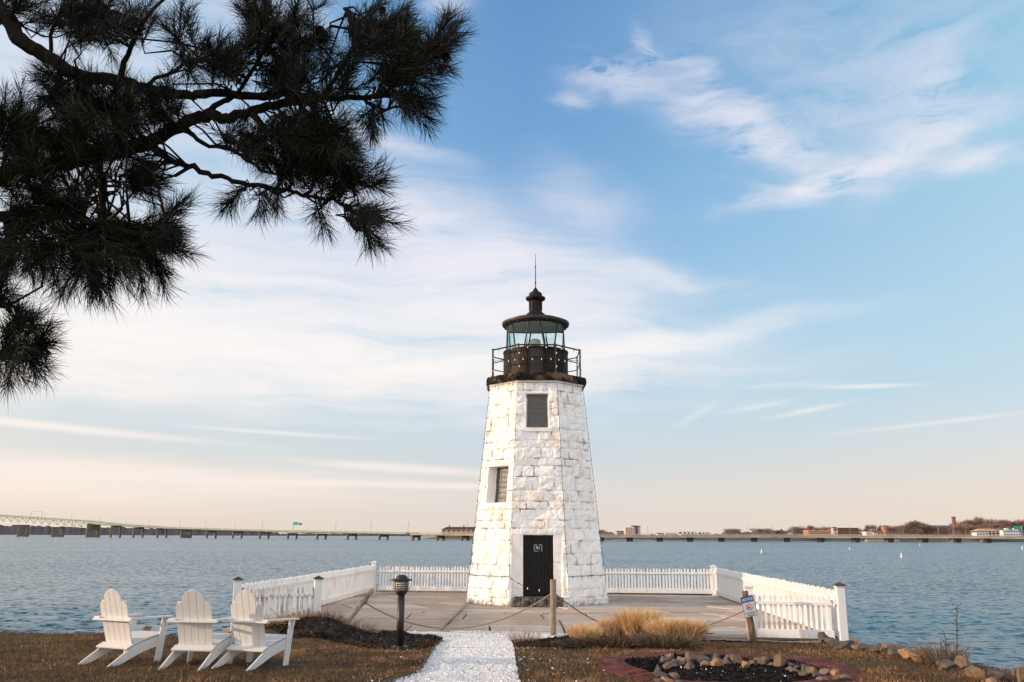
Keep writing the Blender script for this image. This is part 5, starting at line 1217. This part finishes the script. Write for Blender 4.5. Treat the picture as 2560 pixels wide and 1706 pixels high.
building('mansard_hotel', 'long tan building with dark mansard roof on the low point left of the tower', 1104, 1250, 1324, 960, 'house_tan', 'roof_brown', yb=1338, rise=6.5, kind='hip', dep=16, floors=2, cols=12, chim=4)
tb_ = building('tower_block', 'pale and brick tower block behind the causeway just right of the lighthouse', 1563.5, 1588, 1319, 800, 'house_pale', 'house_white', yb=1340, rise=2.5, kind='hip', dep=12, floors=5, cols=4, over=.1)
building('apartment_block', 'taller red brick block joined behind the pale tower block', 1582, 1594, 1316.5, 806, 'house_brick', 'roof_brown', yb=1340, dep=12, floors=5, cols=1)
building('apartment_block', 'narrow blue and white block at the right side of the brick block', 1594.3, 1601, 1317.5, 812, 'house_white', 'roof_grey', yb=1340, dep=10, floors=5, cols=2, winm='house_blue')
building('low_building', 'low pale building left of the tower block', 1543, 1562, 1330, 815, 'house_tan', 'roof_grey', yb=1341, dep=10, floors=1, cols=4)
building('long_building', 'long low white building with pale pink roof right of the tower block', 1664, 1691, 1333.5, 780, 'house_white', 'house_pale', yb=1341, rise=2, kind='gable', dep=10, floors=1, cols=6)
building('small_house', 'small white house with grey roof left of the long low building', 1645, 1662, 1334.5, 785, 'house_white', 'roof_grey', yb=1341, rise=2, kind='gable', dep=10, floors=1, cols=3)
building('row_house', 'white row of houses with four grey gables', 1703, 1742, 1335, 790, 'house_white', 'roof_grey', yb=1341, rise=5, kind='gable', dep=12, floors=1, cols=6, gables=4)
building('row_house', 'smaller white row of houses with three gables right of the four gabled row', 1751, 1776, 1335, 795, 'house_white', 'roof_grey', yb=1341, rise=3.6, kind='gable', dep=10, floors=1, cols=4, gables=3)
building('brick_school', 'long orange brick building with pale bands behind the causeway', 2021, 2075, 1328.5, 770, 'house_orange', 'house_tan', yb=1341, dep=14, floors=2, cols=9, winm='house_tan')
building('brick_hall', 'brick hall with dark flat roof right of the banded building', 2083, 2144, 1322, 820, 'house_brick', 'roof_brown', yb=1341, dep=16, floors=2, cols=8)
building('cupola_building', 'small round topped pale tower at the left end of the brick hall', 2082, 2094, 1320.5, 812, 'house_pale', 'roof_brown', yb=1341, rise=2.5, kind='hip', dep=5, floors=2, cols=1)
building('low_building', 'low white boathouse left of the small house with chimneys', 2165, 2186, 1331.5, 765, 'house_white', 'house_pale', yb=1341, dep=8, floors=1, cols=4)
building('small_house', 'small tan house with grey gable and row of chimneys', 2184, 2209, 1331, 760, 'house_tan', 'roof_grey', yb=1341, rise=4, kind='gable', dep=9, floors=1, cols=3, chim=4)
building('tall_house', 'tall bright orange house beside the big bare trees', 2211, 2223, 1316, 800, 'house_orange', 'roof_grey', yb=1341, rise=2, kind='hip', dep=8, floors=3, cols=2, winm='house_white')
building('brick_block', 'plain brick block with grey roof right of the largest bare tree', 2341, 2369, 1321, 800, 'house_brick', 'roof_grey', yb=1341, dep=14, floors=3, cols=4)
building('grey_roofed_house', 'long dark roofed building on the hill behind the brick block', 2335, 2390, 1318, 880, 'roof_grey', 'roof_grey', yb=1336, rise=4.5, kind='gable', dep=16, floors=1, cols=5)
building('brick_house', 'brick house with white porch and hipped white roof near the right edge', 2446, 2503, 1328, 760, 'house_brick', 'house_tan', yb=1341, rise=6, kind='hip', dep=14, floors=2, cols=6, winm='house_white')
building('porch_house', 'low white porch wing in front of the brick house', 2441, 2470, 1332, 745, 'house_white', 'house_pale', yb=1341, rise=1.5, kind='hip', dep=8, floors=1, cols=4)
building('white_house', 'big white house with gables and porches at the right edge', 2507, 2550, 1326, 755, 'house_white', 'roof_grey', yb=1341, rise=6, kind='gable', dep=14, floors=2, cols=7, gables=2)
p = at(2388, 1335, 860); m = MB(); q = at(2388, 1292, 860); m.lathe((p.x, p.y, p.z), [(2.3, -4), (1.7, q.z - p.z - 1), (2.0, q.z - p.z - .9), (2.0, q.z - p.z)], 12); tag(m.build('brick_chimney', 'house_brick', org=tuple(p)), 'tall brick chimney rising above the trees on the right shore', 'chimney')
hs = thing('highway_sign', 'green highway sign in front of the white house at the causeway end', 'sign', bp_(2557, 1339)); o = MB(); o.bar(bp_(2557, 1345), bp_(2553, 1316), .5, .5); o.build('pole', 'lamp_pole', hs)
o = MB(); o.box(bp_(2545, 1319.5), (6.4, .3, 2.6)); o.build('panel', 'highway_sign', hs)
for px, lb in ((2084, 'pale car crossing the causeway before the orange banded building'), (1975, 'pale car crossing the causeway below the bare trees'), (2188, 'pale car crossing the causeway before the small house with chimneys')):
    c = bp_(px, DT(px) + 1.4, -2); o = thing('parked_car', lb, 'car', c); m = MB(); m.prism([(c.x - 2.1, c.y - .9, c.z - .1), (c.x + 2.1, c.y - .9, c.z - .1), (c.x + 2.1, c.y - .9, c.z + .5), (c.x + 1.2, c.y - .9, c.z + .6), (c.x + .7, c.y - .9, c.z + 1.1), (c.x - .9, c.y - .9, c.z + 1.1), (c.x - 1.5, c.y - .9, c.z + .6), (c.x - 2.1, c.y - .9, c.z + .5)], (0, 1.8, 0)); m.build('body', 'car_paint', o)
    o.name = 'car'

# bare trees
def bare_tree(px, yt, wpx, Y, seed, label, yb=1338.0, n=700, conifer=False):
    g = np.random.default_rng(seed); b = at(px, yb, Y); zt = at(px, yt, Y).z; H = zt - b.z; Rw = wpx * Y / FPX / 2; o = thing('conifer' if conifer else 'bare_tree', label, 'tree', b, None if conifer else 'bare trees on the far right shore')
    m = MB(); m.tube([b - Vector((0, 0, 2)), b + Vector((0, 0, H * .3)), b + Vector((.2, 0, H * .62))], [H * .03, H * .022, H * .008], 6)
    for i in range(7):
        a = g.uniform(0, 6.28); q = g.uniform(.18, .4); m.tube([b + Vector((0, 0, H * q)), b + Vector((math.cos(a) * Rw * .3, math.sin(a) * Rw * .3, H * (q + .2))), b + Vector((math.cos(a) * Rw * .62, math.sin(a) * Rw * .62, H * (q + .42)))], [H * .013, H * .009, H * .003], 4)
    m.build('trunk', 'far_bark', o)
    if conifer:
        u = g.random(n) ** .8; a = g.uniform(0, 6.28, n); r = Rw * (1 - u) * g.uniform(.2, 1, n); c = np.column_stack([np.cos(a) * r, np.sin(a) * r, H * (.08 + .92 * u)]); d = np.column_stack([np.cos(a), np.sin(a), g.normal(-.2, .3, n)])
    else:
        lob = np.column_stack([g.normal(0, .42, 9) * Rw, g.normal(0, .42, 9) * Rw, H * g.uniform(.42, .74, 9)]); lr = g.uniform(.40, .60, 9)
        k = g.integers(0, 9, n); d = g.normal(0, 1, (n, 3)); d /= np.linalg.norm(d, axis=1)[:, None]; d[:, 2] = d[:, 2] * .8 + .25
        rad = np.column_stack([Rw * lr[k], Rw * lr[k], H * .5 * lr[k]]); c = lob[k] + d * rad * (g.random(n) ** .45)[:, None]; c[:, 2] = np.clip(c[:, 2], H * .06, H * 1.0)
        low = g.random(n) < .22; c[low, 2] = H * g.uniform(.03, .4, low.sum())
        d = d + np.column_stack([c[:, 0] / Rw, c[:, 1] / Rw, np.full(n, .5)]) * .6
    d /= np.linalg.norm(d, axis=1)[:, None]; L = (H * .065 if not conifer else H * .1) * g.lognormal(0, .35, n); s = np.cross(d, g.normal(0, 1, (n, 3))); s /= np.linalg.norm(s, axis=1)[:, None]; wv = (L * .14 * g.uniform(.6, 1.3, n))[:, None]
    c = c + np.array(b); V = np.stack([c - s * wv - d * L[:, None], c + s * wv - d * L[:, None], c + d * L[:, None]], 1).reshape(-1, 3)
    npmesh('crown', V, np.arange(3 * n).reshape(n, 3), 'conifer_crown' if conifer else 'bare_crown', parent=o, tone=np.repeat(np.clip(g.normal(.45, .28, n), 0, 1), 3))
    return o
TR = [(1500, 1322, 26, 830), (1517, 1329, 24, 840), (1822, 1323, 26, 800), (1838, 1319.5, 34, 800), (1868, 1328, 18, 805), (1897, 1319, 32, 800), (1921, 1320, 30, 810), (1952, 1322, 28, 820), (1988, 1313, 36, 800), (2010, 1316, 30, 815), (2028, 1312.5, 18, 860), (2049, 1315, 20, 860), (2070, 1316, 24, 860), (2152, 1320, 22, 840), (2181, 1311, 22, 830), (2201, 1312, 17, 835),
      (2232, 1312, 32, 790), (2258, 1309, 36, 795), (2292, 1299.5, 50, 785), (2318, 1306, 44, 795), (2330, 1316, 30, 790), (2404, 1308, 50, 830), (2412, 1296, 34, 900), (2432, 1296, 34, 905), (2455, 1289.5, 36, 900), (2436, 1309, 60, 820), (2478, 1307, 46, 830), (2513, 1296, 40, 880), (2544, 1298, 44, 880), (2572, 1296, 40, 870)]
for i, (px, yt, wp, Y) in enumerate(TR):
    sz = 'small' if wp < 25 else 'broad' if wp > 40 else 'mid sized'
    bare_tree(px, yt, wp * 1.3, Y, 500 + i, f'{sz} bare brown tree on the far shore, {ORD[i]} tree rightward from the tower', n=int(900 + wp * 62))
bare_tree(1945, 1326, 16, 790, 560, 'dark green conifer among the bare trees on the far shore', conifer=True, n=350)
# far-off scrub that fills the foot of the wood
ridge('treeline', [(1490, 1330), (1525, 1332), (1545, 1338), (1795, 1337), (1825, 1329), (2020, 1325), (2080, 1330), (2160, 1331), (2215, 1324), (2245, 1315), (2320, 1313), (2345, 1322), (2400, 1308), (2480, 1305), (2700, 1302)], 905, 60, 'bare_wood', 'brown scrub and woods along the far right shore', kind='stuff', rough=1.6, seed=9, step=2)
# buoys
for px, py, h, mt, lb in ((1904, 1384, 11, 'buoy_white', 'small white buoy on the water below the middle of the causeway'), (2124, 1375, 7, 'buoy_white', 'tiny white float near the right part of the causeway'), (2254, 1396, 14, 'buoy_white', 'white spar buoy, the largest float on the right water'), (2300, 1365, 6, 'buoy_white', 'tiny pale float just before the causeway under the large bare tree'), (2556, 1374, 9, 'buoy_white', 'white float at the right picture edge'), (423, 1353, 5, 'buoy_red', 'tiny reddish float on the left water before the steel bridge'), (137, 1355, 6, 'buoy_white', 'tiny pale float left of the second truss pier')):
    p = G(px, py, z=WATER_Z); s = h * p.y / FPX; o = thing('buoy', lb, 'buoy', p); m = MB(); m.lathe(p, [(.12 * s, -.3 * s), (.20 * s, 0), (.20 * s, .28 * s), (.10 * s, .42 * s), (.08 * s, .85 * s), (0, .9 * s)], 12); m.build('body', mt, o, smooth=True); m = MB(); m.lathe(p, [(.203 * s, .08 * s), (.206 * s, .1 * s), (.206 * s, .18 * s), (.203 * s, .2 * s)], 12); m.build('band', 'buoy_red', o)

# ---------------------------------------------------------------- pine
pine = thing('pine_tree', 'dark long-needled pine whose branches hang in from the upper left', 'tree', (-5.6, 4.2, zg(-5.6, 4.2)))
pr = np.random.default_rng(21)
fv = lambda x, y, Y: at(x * KP, y * KP, Y)
TX = Vector((-5.6, 4.2, 0)); tz0 = zg(-5.6, 4.2)
m = MB(); m.tube([TX + Vector((0, 0, tz0 - .3)), TX + Vector((.1, .05, 1.4)), TX + Vector((.02, .1, 3.2)), TX + Vector((.12, 0, 5.4)), TX + Vector((.0, .1, 8.0)), TX + Vector((.1, .1, 10.0))], [.34, .27, .24, .20, .12, .05], 14)
m.build('trunk', 'pine_bark', pine, smooth=True)
LIMBS = [  # full-view pixels with distance, thick to thin; the first world point sits on the trunk
    ([(-5.5, 4.25, 5.6)], [(-200, -120, 4.5), (0, 28, 4.6), (45, 90, 4.6), (112, 131, 4.65), (184, 176, 4.7), (270, 184, 4.75), (330, 202, 4.8), (412, 217, 4.8), (487, 214, 4.75), (588, 221, 4.7), (661, 217, 4.7), (740, 225, 4.65), (834, 225, 4.6), (900, 205, 4.55), (1000, 120, 4.5)], .060, .010),
    ([(-5.5, 4.25, 3.5)], [(-260, 470, 4.7), (0, 405, 4.75), (150, 375, 4.8), (255, 350, 4.8), (337, 330, 4.8), (412, 292, 4.8), (469, 264, 4.8), (515, 272, 4.75), (571, 259, 4.75), (646, 238, 4.7), (740, 225, 4.65)], .065, .022),
    ([], [(337, 330, 4.8), (366, 352, 4.75), (431, 382, 4.7), (506, 409, 4.65), (590, 427, 4.6), (665, 440, 4.55), (710, 452, 4.5), (777, 465, 4.5), (805, 516, 4.5)], .022, .006),
    ([], [(184, 176, 4.7), (195, 232, 4.75), (190, 290, 4.8), (150, 375, 4.8)], .026, .03),
    ([(-5.5, 4.25, 2.9)], [(-200, 520, 4.4), (0, 499, 4.5), (60, 487, 4.5), (160, 492, 4.5), (250, 530, 4.45), (330, 540, 4.4), (385, 520, 4.4)], .045, .010),
    ([], [(225, 375, 4.8), (240, 430, 4.7), (235, 500, 4.6), (250, 530, 4.45)], .018, .014),
    ([], [(740, 225, 4.65), (790, 150, 4.6), (812, 80, 4.6), (790, 20, 4.6)], .016, .006),
    ([], [(469, 264, 4.8), (515, 230, 4.75), (545, 215, 4.7), (600, 130, 4.6), (640, 60, 4.6)], .022, .008),
    ([], [(834, 225, 4.6), (880, 250, 4.5), (930, 240, 4.5)], .012, .006),
    ([], [(571, 259, 4.75), (640, 320, 4.6), (720, 350, 4.5), (790, 370, 4.5)], .02, .007),
    ([], [(412, 292, 4.8), (470, 330, 4.7), (540, 350, 4.65), (600, 390, 4.55), (665, 400, 4.5)], .016, .006),
    ([], [(270, 184, 4.75), (300, 110, 4.7), (330, 50, 4.6), (380, -10, 4.6)], .02, .008),
    ([], [(330, 202, 4.8), (420, 150, 4.7), (500, 120, 4.6)], .014, .007),
    ([], [(112, 131, 4.65), (120, 70, 4.6), (150, 10, 4.6)], .014, .008),
    ([], [(184, 176, 4.7), (130, 200, 4.6), (105, 240, 4.6)], .012, .006),
    ([(-5.5, 4.25, 2.5)], [(-260, 800, 4.5), (-60, 815, 4.6), (40, 820, 4.6), (115, 812, 4.6)], .03, .008),
    ([(-5.4, 4.25, 2.8)], [(-200, 740, 4.6), (-40, 715, 4.6), (25, 700, 4.6)], .022, .007),
    ([(-5.5, 4.25, 3.9)], [(-160, 330, 4.4), (-20, 310, 4.45), (50, 300, 4.5)], .03, .01),
]
lp_pts = []
for wpts, pts, r0, r1 in LIMBS:
    P = [Vector(q) for q in wpts] + [fv(*q) for q in pts]; out = []
    for i in range(len(P) - 1):
        a, b, c, d = P[max(i - 1, 0)], P[i], P[i + 1], P[min(i + 2, len(P) - 1)]
        for t in np.linspace(0, 1, 6)[:-1]: out.append(.5 * ((2 * b) + (c - a) * t + (2 * a - 5 * b + 4 * c - d) * t * t + (3 * b - 3 * c + d - a) * t ** 3) + Vector(pr.normal(0, .006, 3)))
    out.append(P[-1]); n = len(out); m = MB(); m.tube(out, [(r0 + (r1 - r0) * (i / (n - 1)) ** .8) * pr.uniform(.92, 1.1) for i in range(n)], 8); m.build('branch', 'pine_bark', pine)
    k0 = len(wpts) * 5
    lp_pts += [(np.array(q), np.array((out[min(i + 1, n - 1)] - out[max(i - 1, 0)]).normalized())) for i, q in enumerate(out) if i >= k0]
LP = np.array([q for q, _ in lp_pts]); LD = np.array([q for _, q in lp_pts])
# foliage masses: centre, half sizes, shoots, typical pull of the shoots (picture right, up)
MASS = [(215, 55, 150, 50, 46, .3, .5), (480, 150, 90, 40, 24, .4, .6), (650, 100, 100, 75, 44, .3, .7), (600, 40, 40, 30, 10, -.1, 1), (885, 60, 55, 50, 18, .5, .6), (925, 150, 95, 65, 40, .8, .3), (1010, 95, 26, 36, 12, .8, .6), (800, 110, 60, 50, 12, .2, .7), (700, 190, 140, 36, 28, .5, .3),
        (945, 235, 38, 22, 11, .6, -.6), (860, 262, 40, 18, 6, .5, -.6), (700, 300, 90, 50, 44, .6, -.1), (780, 370, 35, 35, 14, .8, -.2), (580, 320, 70, 36, 16, .4, -.2), (175, 235, 55, 55, 26, -.6, .4), (130, 200, 18, 30, 7, -.9, .5), (330, 260, 100, 60, 40, .2, .2), (30, 300, 40, 50, 20, .4, .7), (160, 350, 160, 50, 60, .1, .2), (320, 410, 36, 50, 18, .7, -.2),
        (100, 455, 110, 60, 46, .2, .0), (240, 540, 120, 40, 52, .6, -.2), (60, 560, 70, 40, 26, .1, -.5), (205, 610, 90, 24, 16, .5, -.6), (365, 540, 26, 34, 14, .8, .1), (385, 505, 10, 14, 4, .7, .7), (330, 600, 34, 24, 8, .6, -.6), (420, 90, 30, 30, 8, .2, .6), (20, 20, 60, 20, 10, .3, .6), (665, 400, 34, 18, 8, .5, -.6), (660, 350, 60, 30, 14, .4, -.2),
        (548, 452, 5, 8, 3, -.4, -.5), (606, 450, 10, 5, 3, .7, -.4), (722, 402, 24, 18, 6, .5, .7), (762, 440, 25, 14, 7, .5, .2), (828, 424, 34, 12, 7, .9, .4), (822, 492, 26, 22, 12, .7, -.2), (846, 528, 8, 12, 4, .5, -.8), (735, 478, 10, 10, 3, .3, -.8), (640, 425, 10, 8, 2, .3, -.8),
        (10, 690, 12, 8, 4, .8, .3), (45, 762, 34, 8, 8, .6, .5), (45, 806, 50, 12, 12, .5, .1), (96, 796, 14, 12, 6, .8, .3), (20, 832, 30, 10, 4, .4, -.5), (80, 830, 20, 8, 3, .6, -.4), (0, 680, 10, 20, 3, .6, .5)]
SH, SD, tw = [], [], MB()
for (cx, cy, rx, ry, n, dx, dy) in MASS:
    for _ in range(int(n * 1.25) if n > 12 else n):
        while True:
            u, v = pr.uniform(-1, 1, 2)
            if u * u + v * v < 1: break
        Y = pr.normal(4.6, .22) if n > 8 else pr.normal(4.52, .08)
        p = np.array(fv(cx + u * rx * .94 - 3, cy + v * ry * .92, max(4.0, Y)))
        i = int(np.argmin(((LP - p) ** 2).sum(1) + .02 * pr.random(len(LP)))); q = LP[i]; d = p - q; L = np.linalg.norm(d)
        dirv = (d / (L + 1e-6)) * .7 + np.array([dx, pr.normal(0, .35), dy]) * .9 + pr.normal(0, .28, 3); dirv /= np.linalg.norm(dirv)
        if L > .05:
            mid = (q + p) / 2 + LD[i] * .12 * min(L, .4) - np.array([0, 0, .06 * L]); sl_ = pr.uniform(.14, .22)
            tw.tube([q, mid, p - dirv * sl_ * .5, p + dirv * sl_ * .35], [.0075, .006, .0045, .0025], 5)
        SH.append(p - dirv * .08); SD.append(dirv)
tw.build('twigs', 'pine_bark', pine)
# more crown outside the picture, so that the tree is whole and shades its lower branches
extra = []
for _ in range(560):
    a = pr.uniform(0, 6.28); h = pr.uniform(3.3, 10.4); r = (2.6 * (1 - (h - 3.0) / 8.4) + .5) * math.sqrt(pr.random()); p = np.array([TX.x + math.cos(a) * r * 1.1, TX.y + math.sin(a) * r, h])
    dv = Vector(p) - CAM; f = dv.dot(_f)
    if f > .2 and 1280 + FPX * dv.dot(_r) / f > -170 and abs(dv.dot(_u) / f) < .55: continue
    extra.append(p)
def brush(name, P, D, per, Ln, wd, seed, mat='needle'):
    g = np.random.default_rng(seed); P, D = np.array(P), np.array(D); k = len(P); n = k * per
    b = np.repeat(P, per, 0); d = np.repeat(D, per, 0); t = g.random(n) ** .8 * np.repeat(g.uniform(.14, .26, k), per); b = b + d * t[:, None]
    r = g.normal(0, 1, (n, 3)); r -= d * (r * d).sum(1)[:, None]; r /= np.linalg.norm(r, axis=1)[:, None]
    ang = np.radians(np.clip(g.normal(46, 16, n) - t * 90, 6, 88)); nd = d * np.cos(ang)[:, None] + r * np.sin(ang)[:, None]; L = Ln * g.uniform(.7, 1.12, n)
    s = np.cross(nd, g.normal(0, 1, (n, 3))); s /= np.linalg.norm(s, axis=1)[:, None]; bend = g.normal(0, .10, (n, 3)) - np.array([0, 0, .05])
    m1 = b + nd * (L * .55)[:, None]; tip = b + nd * L[:, None] + bend * L[:, None]; w_ = wd / 2
    V = np.stack([b - s * w_, b + s * w_, m1 + s * w_, m1 - s * w_, tip], 1).reshape(-1, 3); o = np.arange(n)[:, None] * 5
    F = np.concatenate([o + np.array([[0, 1, 2]]), o + np.array([[0, 2, 3]]), o + np.array([[3, 2, 4]])])
    return npmesh(name, V, F, mat, parent=pine, tone=np.repeat(np.clip(g.normal(.5, .25, n), 0, 1), 5))
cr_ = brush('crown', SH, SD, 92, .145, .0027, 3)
ed_ = np.array(extra); ec = ed_ - np.array([TX.x, TX.y, 5.5]); ec /= np.linalg.norm(ec, axis=1)[:, None]
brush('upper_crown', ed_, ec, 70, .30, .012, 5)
m = MB()
for p in ed_[::3]:
    m.tube([(TX.x, TX.y, max(3.0, p[2] - .8)), (TX.x * .5 + p[0] * .5, TX.y * .5 + p[1] * .5, p[2] - .35), tuple(p)], [.035, .022, .008], 5)
m.build('upper_branches', 'pine_bark', pine)
for (x, y, sx) in ((905, 48, 26), (1025, 135, 22), (735, 75, 26), (668, 402, 22), (1012, 162, 18), (225, 640, 20), (878, 28, 20)):
    c = fv(x, y, 4.5); r = sx * KP * 4.5 / FPX / 2 * .95; m = MB(); q = np.random.default_rng(int(x))
    for i in range(60):
        t = (i + .5) / 60; a = i * 2.39996; rad = r * math.sin(math.pi * (.12 + .84 * t)) ** .8; z = (t - .5) * r * 2.5; o = Vector((math.cos(a), math.sin(a), .25)); b = c + Vector((math.cos(a) * rad * .55, math.sin(a) * rad * .55, -z)); s_ = Vector((-math.sin(a), math.cos(a), 0)) * r * .26
        m.add([b - s_ * .6, b + s_ * .6, b + o * rad * .55 + s_, b + o * rad * .62 + Vector((0, 0, r * .12)), b + o * rad * .55 - s_], [(0, 1, 2, 3, 4)])
    m.lathe(c, [(0, -r * 1.1), (r * .5, -r * .5), (r * .55, 0), (r * .4, r * .7), (0, r * 1.1)], 10); m.build('pine_cone', 'cone_scale', pine)
